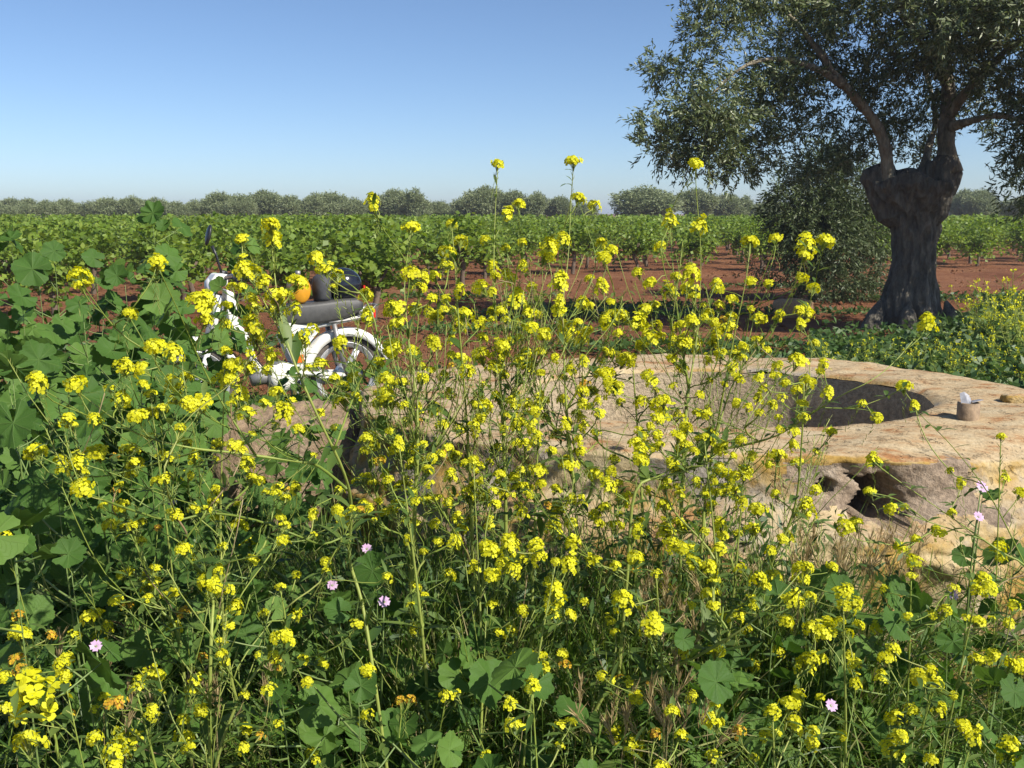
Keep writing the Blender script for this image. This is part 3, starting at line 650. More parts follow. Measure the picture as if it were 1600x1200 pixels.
def build_big_olive():
    D = 12.5
    base = on(1428, 512, 0); D = base.y
    root = thing('olive_tree', (base.x, base.y, 0), 'big old olive tree with thick dark forked trunk right of the well', 'tree')
    L = lambda px, py, dy=0.0: at(px, py, D + dy) - Vector((base.x, base.y, 0))
    # trunk: lofted gnarled rings following the outline
    prof = [(540, 1358, 1496), (512, 1364, 1488), (490, 1368, 1476), (465, 1374, 1470), (430, 1386, 1464), (395, 1392, 1464), (360, 1390, 1470), (335, 1382, 1474), (312, 1366, 1480), (292, 1354, 1490), (280, 1360, 1484), (273, 1385, 1462)]
    rings = catmull([Vector((l, r, y)) for y, l, r in prof], 8); n = 128; vs = []
    for k, (l, r, y) in enumerate(rings):
        a0 = L(l, y); a1 = L(r, y); cx = (a0 + a1) / 2; R = (a1.x - a0.x) / 2 * (.86 if y > 330 else .92)
        for j in range(n):
            a = 2 * math.pi * j / n
            f = 1 + 0.09 * math.sin(a * 5 + cx.z * 1.6 + math.sin(cx.z * 3)) - 0.10 * abs(math.sin(a * 4.5 - cx.z * 1.9 + .8 * math.sin(cx.z * 2.3))) ** .5 + 0.05 * math.sin(a * 17 + cx.z * 5 + 2 * math.sin(cx.z * 4)) + 0.03 * math.sin(cx.z * 17 + a * 6) + 0.07
            vs.append((cx.x + R * f * math.cos(a), cx.y + R * 0.85 * f * math.sin(a), cx.z + (0.08 * math.sin(a * 3 + 1) if k > len(rings) - 12 else 0)))
    m = MB(); k = len(rings)
    m.add(vs, [(i * n + j, i * n + (j + 1) % n, (i + 1) * n + (j + 1) % n, (i + 1) * n + j) for i in range(k - 1) for j in range(n)] + [tuple((k - 1) * n + j for j in range(n))])
    # knuckles of the fork and root flares
    for (x0, y0, x1, y1, r0, r1) in ((1392, 335, 1364, 268, .23, .155), (1455, 335, 1478, 252, .24, .165), (1430, 330, 1432, 284, .22, .16), (1400, 320, 1384, 262, .16, .11), (1450, 320, 1458, 258, .16, .12), (1420, 310, 1412, 268, .15, .09), (1435, 300, 1440, 264, .12, .06), (1375, 300, 1352, 276, .13, .09), (1480, 300, 1494, 268, .13, .09)):
        p0, p1 = L(x0, y0), L(x1, y1); m.tube([p0 - (p1 - p0) * .25, p0, p0.lerp(p1, .5), p1, p1 + (p1 - p0) * .10, p1 + (p1 - p0) * .07], [r0 * .4, r0 * .85, (r0 + r1) / 2, r1, r1 * .75, r1 * .3], 14)
    for px, dy in ((1478, -.3), (1375, -.35), (1420, -.5)):
        p0 = L(px, 470, dy * .5); p1 = L(px + (px - 1428) * .35, 520, dy); p1.z = -0.1; m.tube([p0, p0.lerp(p1, .35), p0.lerp(p1, .7), p1], [.02, .10, .13, .12], 12)
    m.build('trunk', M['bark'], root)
    limbs = [
        ([(1386, 290, -.1), (1384, 235, -.15), (1366, 190, -.2), (1330, 145, -.3), (1296, 108, -.3), (1285, 80, -.3)], .085, .04),
        ([(1318, 132, -.3), (1270, 105, -.4), (1215, 92, -.5), (1160, 105, -.6), (1110, 150, -.7)], .045, .012),
        ([(1482, 270, 0), (1478, 210, 0), (1482, 140, .1), (1470, 60, .2), (1450, -40, .3)], .12, .05),
        ([(1480, 180, 0), (1540, 110, -.4), (1600, 60, -.9), (1680, 40, -1.4)], .06, .02),
        ([(1440, 275, .1), (1452, 225, .3), (1462, 180, .6), (1440, 90, 1.0)], .055, .025),
        ([(1475, 120, .1), (1420, 40, -.7), (1380, -60, -1.4)], .05, .02),
        ([(1290, 95, -.3), (1240, 30, -.2), (1180, -20, 0)], .035, .012),
        ([(1480, 200, 0), (1560, 180, -1.0), (1620, 200, -1.8)], .05, .015),
        ]
    for pts, r0, r1 in limbs:
        P = catmull([L(*p) for p in pts], 4); m = MB()
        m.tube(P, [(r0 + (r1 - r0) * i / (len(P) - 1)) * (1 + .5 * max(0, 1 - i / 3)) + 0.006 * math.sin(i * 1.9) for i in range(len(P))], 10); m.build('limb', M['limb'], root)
    lob = [(1085, 200, -.6, 62), (1040, 215, -.6, 42), (1015, 195, -.8, 26), (1110, 250, -.5, 42), (1060, 262, -.6, 26), (1140, 225, -.5, 58), (1060, 130, -.6, 44), (1120, 150, -.7, 66), (1190, 215, -.2, 40),
           (1030, 105, -.5, 22), (1100, 60, -.5, 52), (1190, 150, -.3, 44), (1240, 190, .2, 36), (1270, 120, .1, 40), (1390, 190, .5, 40), (1150, 30, -.3, 62), (1105, 5, -.2, 30), (1200, 100, -.3, 66), (1230, 30, 0, 76), (1290, 60, .3, 70), (1330, 20, -.5, 70),
           (1290, 170, .6, 48), (1255, 255, .9, 42), (1330, 230, .8, 50), (1360, 120, .2, 66), (1420, 70, -.4, 80), (1430, 170, .5, 56), (1500, 40, -.5, 80), (1520, 140, .2, 58), (1450, 230, .8, 34),
           (1560, 90, -.8, 72), (1610, 40, -1.1, 80), (1600, 160, -1.0, 54), (1585, 240, -1.1, 40), (1620, 290, -1.2, 46), (1650, 200, -1.3, 70), (1540, 190, .3, 34),
           (1400, -60, 0, 110), (1250, -70, .3, 90), (1550, -80, -.5, 120), (1480, -30, -1.6, 90), (1600, -20, -2.2, 100), (1700, 60, -1.8, 110), (1720, -80, -1.2, 130), (1780, 130, -2, 110), (1850, 10, -1.8, 110), (1920, 110, -1.6, 100)]  # last lobes, out of view to the right, added to shade the trunk
    lobes = []
    for px, py, dy, r in lob:
        p = L(px, py, dy); R = r / F * D
        for _ in range(7):
            d = Vector((rng.gauss(0, 1), rng.gauss(0, 1), rng.gauss(0, 1))).normalized() * R * rng.uniform(.3, .95); lobes.append((p.x + d.x, p.y + d.y, p.z + d.z, R * rng.uniform(.30, .46), 0.8))
    V, Q = leaf_cloud(lobes, 560, 0.082, 0.021, 15, 0.11, 0.1)
    link('crown', np_mesh('crown', V, Q, M['olive']), root)
    print('big olive leaves', len(Q))
    # second, lower olive behind
    b2 = on(1275, 470, 0); b2 = Vector((b2.x, b2.y, 0)); D2 = b2.y
    r2 = thing('olive_tree', (b2.x, b2.y, 0), 'low dark olive tree half hidden behind the left side of the thick trunk', 'tree')
    L2 = lambda px, py, dy=0.0: at(px, py, D2 + dy) - b2
    m = MB(); P = catmull([Vector((0, 0, -.1)), L2(1278, 430), L2(1290, 370), L2(1300, 300)], 4); m.tube(P, [.13 - .006 * i for i in range(len(P))], 12); m.build('trunk', M['bark'], r2)
    lob = [(1265, 330, 0, 62), (1230, 345, .2, 34), (1320, 300, .3, 58), (1300, 380, -.2, 52), (1345, 360, .2, 44), (1250, 400, -.1, 34), (1290, 440, -.2, 36), (1330, 440, 0, 34), (1225, 300, .3, 26), (1280, 270, .3, 50), (1355, 420, .2, 28), (1215, 430, .1, 14), (1180, 420, .2, 13)]
    lobes = [(*L2(px, py, dy), r / F * D2, 1.0) for px, py, dy, r in lob]
    V, Q = leaf_cloud(lobes, 800, 0.082, 0.023, 16, 0.13, 0.15, 0.5)
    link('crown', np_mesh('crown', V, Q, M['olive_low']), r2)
build_big_olive()

def build_far_olives():
    G = 'olive trees in the far row behind the vineyard'
    pro = []
    for k in range(5):
        R = 1.25; lobes = []
        for i in range(9):
            a = rng.uniform(0, 6.28); rr = rng.uniform(0.2, 1.0)
            lobes.append((rr * math.cos(a), rr * math.sin(a) * .8, rng.uniform(1.2, 2.75), rng.uniform(.45, .75), 1.0))
        lobes.append((rng.uniform(-.5, .5), 0, 3.0, .4, 1.2)); lobes.append((rng.uniform(-.8, .8), 0, 2.8, .35, 1.2))
        V, Q = leaf_cloud(lobes, 900, 0.15, 0.055, 9, 0.17, 0.1, -0.5)
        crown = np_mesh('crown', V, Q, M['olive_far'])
        m = MB(); m.tube([(0, 0, -.1), (.05, 0, .6), (0, .05, 1.3), (.1, 0, 2.0)], [.2, .16, .13, .06], 8)
        for a in (0.5, 2.4, 4.6): m.tube([(0, .03, 1.0), (.5 * math.cos(a), .5 * math.sin(a), 1.7), (.7 * math.cos(a), .7 * math.sin(a), 2.2)], [.09, .06, .03], 6)
        tr = m.build('trunk', M['bark']); tm = tr.data; bpy.data.objects.remove(tr); pro.append((crown, tm))
    spots = [(5, 322), (35, 319), (70, 316), (105, 314), (140, 320), (172, 311), (205, 313), (240, 314), (278, 319), (300, 317), (345, 306), (375, 308), (408, 304), (455, 311), (488, 304), (520, 306), (552, 313), (590, 309), (620, 303), (650, 302), (690, 316), (735, 303), (757, 296), (800, 301), (835, 306), (875, 311), (915, 322), (1090, 302), (1140, 304), (1165, 310), (1195, 320), (1420, 312), (1505, 303), (1535, 300), (1570, 316), (1600, 312)]
    for i, (px, ty) in enumerate(spots):
        Y = 78 + rng.uniform(-3, 5)
        top = at(px, ty, Y); sc = top.z / 3.35
        r = thing('olive_tree', (top.x, Y, 0), 'grey green olive tree in the far row along the horizon', 'tree', G, rng.uniform(0, 6.28))
        c, t = pro[i % 5]; s = sc * rng.uniform(.95, 1.03)
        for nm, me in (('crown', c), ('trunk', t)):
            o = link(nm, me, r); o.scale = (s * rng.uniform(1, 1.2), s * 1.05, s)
    for i in range(30):
        px = i * 55 + rng.uniform(-18, 18)
        if 940 < px < 1060: continue
        Y = 92 + rng.uniform(-3, 6); top = at(px, rng.uniform(311, 322), Y); s = top.z / 3.35
        r = thing('olive_tree', (top.x, Y, 0), 'grey green olive tree in the far row along the horizon', 'tree', G, rng.uniform(0, 6.28)); c, t = pro[(i * 3) % 5]
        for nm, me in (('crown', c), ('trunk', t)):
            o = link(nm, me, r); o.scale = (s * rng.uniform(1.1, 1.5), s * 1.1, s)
    # the wide round one
    for px, ty, w_, lab in ((1012, 298, 1.75, 'wide round olive tree in the far row left of the big olive'),):
        Y = 74; top = at(px, ty, Y); r = thing('olive_tree', (top.x, Y, 0), lab, 'tree'); c, t = pro[1]
        for nm, me in (('crown', c), ('trunk', t)):
            o = link(nm, me, r); o.scale = (w_, 1.4, top.z / 3.35)
build_far_olives()

# ------------------------------------------------------------------ vineyard
def build_vines():
    G = 'grapevines in the vineyard rows'
    pro = []
    for k in range(6):
        n = 520
        # bushy head: shoots rising and arching from the trunk top
        C = []; D = []
        for s in range(36):
            a = rng.uniform(0, 6.28); out = rng.uniform(.15, .75); top = rng.uniform(.75, 1.36) if s % 3 else rng.uniform(.22, .8)
            p0 = Vector((0.05 * math.cos(a), .05 * math.sin(a), .5)); p3 = Vector((out * math.cos(a), out * math.sin(a), top))
            for p in bez(p0, p0 + Vector((0, 0, .25)), p3 + Vector((-.1 * math.cos(a), -.1 * math.sin(a), .05)), p3, 16)[3:]:
                for q in range(2):
                    C.append(p + Vector((rng.gauss(0, .07), rng.gauss(0, .07), rng.gauss(0, .06)))); D.append((rng.gauss(0, 1), rng.gauss(0, 1), rng.gauss(-.2, .5)))
        C = np.array([tuple(c) for c in C]); D = np.array(D); n = len(C)
        N = unit(NR.normal(size=(n, 3)) + np.array([0, 0, .8]))
        V, Q = kites(C, D, 0.095 * (0.7 + .6 * NR.rand(n)), 0.095 * (.7 + .5 * NR.rand(n)), N=N)
        fol = np_mesh('foliage', V, Q, M['vine'])
        m = MB(); z = [rng.uniform(-.07, .07) for _ in range(4)]
        m.tube(catmull([(0, 0, -.08), (z[0], z[1], .2), (z[2], z[3], .42), (0, 0, .58)], 3), [.055, .045, .045, .045, .04, .04, .045, .045, .05, .04], 7)
        for q in range(4):
            a = rng.uniform(0, 6.28); m.tube([(0, 0, .5), (.15 * math.cos(a), .15 * math.sin(a), .62), (.25 * math.cos(a), .25 * math.sin(a), .8)], [.035, .022, .01], 5)
        t = m.build('trunk', M['vine_bark']); tm = t.data; bpy.data.objects.remove(t); pro.append((fol, tm))
    # near edge of the field as (x/y slope, distance)
    edge = [(-.75, 14.0), (-.45, 14.4), (-.26, 13.2), (-.14, 13.6), (-.09, 18.0), (0.0, 22.5), (.12, 24.5), (.3, 25.5), (.45, 28), (.8, 30)]
    def near(s):
        for (a, da), (b, db) in zip(edge, edge[1:]):
            if a <= s <= b: return da + (db - da) * (s - a) / (b - a)
        return edge[0][1] if s < edge[0][0] else edge[-1][1]
    pts = []
    ca, sa = math.cos(math.radians(14)), math.sin(math.radians(14))
    for i in range(-60, 61):
        for j in range(-20, 60):
            u, v = i * 1.75 + (j % 2) * .6, j * 2.1 + 20
            x = u * ca - (v - 20) * sa + rng.gauss(0, .14); y = 14 + (v - 20) * ca + u * sa + rng.gauss(0, .14)
            if y < 10 or y > 72: continue
            s = x / y
            if abs(s) > .60 or y < near(s): continue
            pts.append((y, x))
    pts.sort()
    print('vines', len(pts))
    for k, (y, x) in enumerate(pts[:300]):
        r = thing('grapevine', (x, y, 0), 'bushy green grapevine on a short trunk in the vineyard rows', 'vine', G, rng.uniform(0, 6.28))
        f, t = pro[k % 6]; s = rng.uniform(.82, 1.08)
        for nm, me in (('foliage', f), ('trunk', t)):
            o = link(nm, me, r); o.scale = (s * 1.08, s * 1.08, s)
    parts = []
    base = []
    for f, _ in pro[:3]:
        V = np.zeros(len(f.vertices) * 3, np.float32); f.vertices.foreach_get('co', V); base.append(V.reshape(-1, 4, 3))
    for k, (y, x) in enumerate(pts[300:]):
        B = base[k % 3]; B = B[::3] if y < 50 else B[::5]
        a = rng.uniform(0, 6.28); Rm = np.array([[math.cos(a), -math.sin(a), 0], [math.sin(a), math.cos(a), 0], [0, 0, 1]])
        cen = B.mean(1, keepdims=True); P = (cen + (B - cen) * (1.7 if y < 50 else 2.2)) * rng.uniform(.9, 1.05)
        P = P @ Rm.T + np.array([x, y, 0]); P = P.reshape(-1, 3); parts.append((P, np.arange(len(P)).reshape(-1, 4), 0))
    V, Q, mi = join(parts)
    tag(link('vineyard', np_mesh('vineyard', V, Q, M['vine'])), 'far rows of green grapevines merging below the olive trees', 'vineyard', None, 'stuff')
build_vines()

# ------------------------------------------------------------------ mustard
def head_mesh(name, k, kind):
    r = random.Random(100 + k); m = MB()
    nfl = {'round': 20, 'wide': 22, 'tall': 24, 'small': 11, 'old': 12}[kind]
    squash = {'round': .8, 'wide': .55, 'tall': 1.35, 'small': .7, 'old': .9}[kind]
    for i in range(nfl):
        t = (i + .6) / nfl; pol = math.radians(18 + 92 * t ** .8 + r.uniform(-8, 8)); a = i * 2.39996 + r.uniform(-.3, .3)
        d = Vector((math.sin(pol) * math.cos(a), math.sin(pol) * math.sin(a), math.cos(pol)))
        R = 0.0136 * r.uniform(.82, 1.2) * (.75 + .4 * t)
        R *= r.choice((1, 1, 1.25)); c = Vector((d.x * R, d.y * R, d.z * R * squash * 1.2))
        if kind == 'tall': c.z -= 0.008 * t
        m.tube([Vector((0, 0, -0.012 - .012 * t)), c * .6 + Vector((0, 0, -.004)), c], .0006, 3, 2, False)
        nrm = (d + Vector((r.gauss(0, .25), r.gauss(0, .25), .35 + r.gauss(0, .2)))).normalized()
        s = nrm.orthogonal().normalized(); s = Matrix.Rotation(r.uniform(0, 6.28), 3, nrm) @ s; b = nrm.cross(s)
        pl = 0.0076 * r.uniform(.8, 1.15)
        for q in range(4):
            an = q * math.pi / 2 + r.uniform(-.18, .18); e = s * math.cos(an) + b * math.sin(an); g = nrm.cross(e); up = r.uniform(-.1, .45)
            m.add([c, c + e * pl * .5 + nrm * pl * up * .5 + g * pl * .44, c + e * pl * .88 + nrm * pl * up * .6 + g * pl * .40, c + e * pl + nrm * pl * up * .45,
                   c + e * pl * .88 + nrm * pl * up * .6 - g * pl * .40, c + e * pl * .5 + nrm * pl * up * .5 - g * pl * .44], [(0, 1, 2, 3, 4, 5)], 0)
        m.tube([c, c + nrm * .0035], .0007, 3, 2, True)
    for i in range(8 if kind != 'old' else 3):     # buds at the crown of the head
        a = i * 2.4; rr = .0012 * math.sqrt(i + .5) * 1.3; c = Vector((rr * math.cos(a), rr * math.sin(a), .0135 * squash * 1.1 - rr * .3)); q = .0016
        m.add([c + Vector(v) * q for v in ((1, 0, 0), (-1, 0, 0), (0, 1, 0), (0, -1, 0), (0, 0, 1.6), (0, 0, -1.6))], [(0, 2, 4), (2, 1, 4), (1, 3, 4), (3, 0, 4), (2, 0, 5), (1, 2, 5), (3, 1, 5), (0, 3, 5)], 1)
    me = bpy.data.meshes.new(name); me.from_pydata(m.v, [], m.f)
    for x in (M['petal_old'] if kind == 'old' else M['petal'], M['bud'], M['stem']): me.materials.append(x)
    me.polygons.foreach_set('material_index', m.m); me.update(); return me
HEADS = {k: [head_mesh('flower_head', 10 * i + j, k) for j in range(3)] for i, k in enumerate(('round', 'wide', 'tall', 'small', 'old'))}

FLOWERS = """422,351,26 426,370,24 377,374,19 380,418,26 395,424,24 412,439,22 494,401,22 506,419,24 528,429,21 466,440,27 432,461,30 434,479,26 461,481,18 452,461,14 394,469,20 399,482,17 391,499,22 400,515,28 400,530,26 320,470,30 303,465,22 321,499,24 354,476,16 571,461,22 574,494,20 616,484,29 621,504,22 582,311,19 583,324,15 642,354,23 641,426,25 662,431,16 679,431,19 657,449,20 695,392,18 696,412,16 675,466,17 696,467,16 649,482,20 691,484,17 681,496,20 446,525,26 490,512,15 477,522,17 472,534,22 531,532,19 610,537,26 681,535,17 352,505,16
778,256,17 896,251,21 904,309,21 929,321,19 810,319,19 794,332,18 1087,255,20 1047,342,20 1094,350,21 706,350,17 720,377,20 702,391,15 702,415,14 756,375,16 789,387,14 815,379,15 860,382,24 880,372,19 854,401,24 939,379,18 956,390,18 944,402,22 817,414,15 1032,384,20 997,425,18 1015,441,18 1044,454,23 1080,426,26 1076,450,24 1057,432,18 769,416,17 774,431,15 794,431,21 718,452,18 750,449,26 769,456,14 831,447,16 876,437,24 921,434,14 940,446,20 809,465,26 787,477,14 875,465,15 872,482,19 909,472,18 921,477,12 954,470,13 724,492,28 720,505,22 770,485,18 752,504,16 835,490,20 830,511,20 850,521,20 890,519,28 880,512,22 912,525,18 945,499,20 969,495,26 999,500,24 1009,482,19 1001,508,20 1024,509,19 1014,525,22 1032,525,16 1057,510,15 1067,535,24 1051,525,12 965,520,13 1085,462,16 1080,499,22 790,499,12 807,502,11 800,530,14 812,527,12 705,530,14 754,527,16 782,539,18
1172,376,22 1211,372,18 1259,379,27 1259,399,18 1291,376,24 1254,434,19 1271,450,19 1121,446,20 1172,440,17 1200,443,15 1143,467,19 1185,497,22 1220,490,15 1262,489,17 1251,505,14 1142,494,18 1137,512,24 1120,522,20 1106,489,18 1082,499,13 1100,477,9 1160,539,12 1089,534,15
1002,539,18 1089,539,16 1049,540,10 1161,544,19 1198,547,14 1247,564,25 945,547,13 941,562,13 979,562,29 947,582,22 956,604,25 926,609,17 1011,585,19 1020,596,20 1125,551,18 1149,554,18 1146,571,20 1105,561,13 1050,559,16 1067,575,18 1214,572,14 1155,591,17 1185,591,14 1212,587,14 1259,596,19 1286,569,17 1282,580,13 1294,612,17 1245,609,17 1254,630,17 1221,621,12 1206,632,18 1185,621,15 1186,645,12 1217,652,12 1256,651,14 1219,671,14 1242,674,18 1109,594,12 1094,616,13 1132,600,11 1000,626,21 1030,640,32 1035,625,24 1027,655,20 1072,670,22 1060,680,22 1070,697,24 1086,704,14 1099,706,12 1109,681,24 1001,705,24 1001,718,22 960,717,17 927,740,25 950,757,22 966,755,16 972,782,25 1175,711,17 1146,712,14 1131,696,14 1214,711,25 1240,694,15 1276,706,10 1246,722,18 1297,674,12 1052,726,18 1124,730,18 1136,740,20 1166,735,22 1114,749,14 1137,765,28 1107,764,18 1060,761,16 1089,755,12 1150,779,14 1184,794,25 1212,771,16 1275,766,18 1259,792,27 1036,791,26 1100,799,18 944,792,18 1202,725,14
612,547,27 644,545,16 784,545,26 819,559,28 808,563,18 750,556,30 721,560,22 731,580,24 772,574,24 605,590,16 626,597,20 660,590,19 694,587,19 605,617,22 612,632,20 755,635,30 752,650,18 820,629,22 784,625,18 812,596,14 850,625,16 809,657,22 635,659,18 691,664,22 717,670,20 606,675,12 742,667,10 620,700,20 645,701,13 689,709,16 710,712,19 666,719,16 677,715,16 777,700,20 805,692,20 820,694,20 765,721,12 812,732,10 844,734,24 886,724,28 900,706,14 784,752,26 785,768,22 732,770,26 745,772,24 674,777,17 700,785,18 619,787,16 827,772,15 800,774,9 865,794,24 876,797,24 605,750,14 636,750,13 869,677,18 840,679,14 886,656,13 901,645,15 849,649,11 909,669,12 910,612,20 830,672,14 931,675,14 790,647,16
59,595,28 119,600,32 195,571,28 220,575,26 241,540,28 270,550,27 191,622,24 214,649,27 237,645,20 105,654,22 112,664,16 147,654,19 271,600,27 292,587,18 276,620,20 295,631,24 316,625,27 311,637,24 362,571,26 389,575,26 347,591,22 360,592,20 374,613,25 385,645,28 291,690,19 340,695,22 54,705,30 96,724,26 122,722,28 127,740,20 127,761,32 150,707,29 204,702,26 210,724,26 202,740,20 179,714,14o 261,714,18 304,714,20 292,742,20 337,766,17 190,790,24 275,804,21 302,794,19 172,820,25 206,821,18 220,816,16 160,790,12 372,822,29 339,811,18 189,840,15 247,824,12o 7,835,17 337,717,10 386,722,24 382,735,16 236,682,12 203,490,22 246,408,26 245,420,16 126,432,30 127,445,22 202,488,18
352,547,18 424,552,22 501,569,24 552,589,20 417,577,18 432,612,22 446,640,28 430,664,13 535,624,29 591,567,21 599,590,22 625,599,18 600,615,28 602,627,22 395,747,20 405,750,18 436,761,18 415,769,14 432,771,18 447,777,15 371,787,10 579,680,17 608,673,13 617,703,22 602,754,16 637,757,13 555,752,14 522,667,10 491,711,9 600,801,14 537,811,25 491,835,9 530,765,12 585,812,8
287,857,25 305,869,12 241,889,18 236,918,24 229,935,17 259,930,14 322,909,26 333,914,24 335,928,24 341,889,17 359,921,14 370,852,18 347,855,14 394,875,20 395,845,20 199,946,18o 140,963,28 152,960,26 29,961,20o 25,987,26 37,989,22 80,992,18o 167,979,17 154,996,20 272,981,25 214,1019,26 224,1012,22 232,1039,25 239,1057,32 97,1037,24 105,1030,22 26,1031,25o 31,1046,20o 4,1056,20 52,1083,66 346,1021,19 315,1027,18o 351,1037,14 312,1056,15 212,1074,16 301,1080,26 100,1054,20 340,965,10 286,957,20o
44,1158,44 6,1109,18 105,1117,20o 147,1153,24 182,1170,36 200,1153,34 178,1197,24 290,1153,30 294,1168,20 286,1125,21 237,1111,22 175,1099,22o 188,1096,20o 162,1089,18 253,1081,10 434,1034,22o 434,996,24 445,992,24 403,1023,10 436,1112,27 434,1131,14 384,1139,20 406,1148,14o 380,1169,17 486,1175,17 464,898,15 215,1060,13
575,1048,21 664,1034,21 625,1096,20o 640,1094,20o 561,1162,16o 805,1133,25 831,1069,22 797,986,24 803,1028,20 829,1026,20 846,1024,18 912,980,25 961,987,13 883,1039,18o 880,1022,20 867,925,30 864,950,24 817,953,20 973,937,30 703,898,20 650,916,18 769,898,26 859,908,18 958,1145,28 991,1165,34 994,1089,20 889,878,24 923,873,17 787,880,24 802,887,24 765,860,30 758,852,20 837,852,24 841,866,24 662,862,15 970,1059,14o 951,1083,12o
865,821,26 894,846,25 794,841,22 796,852,24 712,842,20 710,852,20 734,812,20 721,825,20 929,804,20 946,791,16 962,821,24 936,817,16 995,827,19 1039,827,27 1050,850,24 1063,854,22 1078,857,20 994,871,27 1039,917,23 1081,876,20 1017,981,34 1031,952,14 1020,961,14 1085,985,20 1069,1016,18 1014,1065,17o 817,874,12
1124,819,23 1177,827,26 1318,821,24 1334,817,24 1124,856,22 1102,830,12 1106,883,26 1110,892,22 1184,903,26 1196,916,17 1210,900,25 1248,888,26 1260,886,22 1253,904,24 1301,885,17 1202,859,20 1222,842,16 1232,838,16 1110,927,26 1114,947,18 1319,924,26 1336,944,22 1381,920,15 1385,966,18 1237,933,22 1248,940,20 1266,932,20 1224,934,12 1229,970,26 1270,980,26 1282,986,24 1294,978,26 1246,987,22 1312,970,18 1342,976,18 1327,989,13 1130,965,22 1155,956,20 1119,1017,26 1206,1026,24 1216,1022,22 1212,1010,20 1258,1036,28 1268,1028,26 1281,1027,24 1327,1026,22 1336,1038,22 1337,1065,19 1377,1055,18 1384,1026,26 1395,1015,22 1175,935,12
1392,794,17 1414,792,12 1486,801,15 1465,830,19 1431,841,15 1405,854,17 1426,874,23 1424,899,15 1477,952,20 1534,906,26 1545,918,28 1527,922,20 1562,855,22 1564,872,18 1585,945,16 1576,974,18 1527,970,24 1510,965,11 1550,965,9 1527,1030,24 1552,1024,21 1580,1038,26 1594,1040,26 1434,1057,26 1452,1049,22 1462,1067,24 1490,919,14
1411,602,24 1429,633,14 1372,652,18 1347,630,12 1301,674,14 1364,717,20 1564,681,14 1570,745,14 1484,735,11 1501,754,16 1594,769,20 1357,767,16 1448,502,24
1401,1122,30 1421,1106,18 1430,1112,18 1469,1106,19 1506,1133,24 1522,1148,24 1578,1170,35 1407,1149,24 1394,1162,28 1403,1173,24 1456,1186,22 1269,1141,20 1316,1148,18
1051,1111,24 1108,1124,24 1118,1130,24 1168,1088,24 1189,1088,26 1155,1142,20o 1201,1148,30 1235,1099,30 1207,1111,26 1240,1129,28 1034,1197,20 1064,1148,22 1166,1080,16 1187,1076,18"""

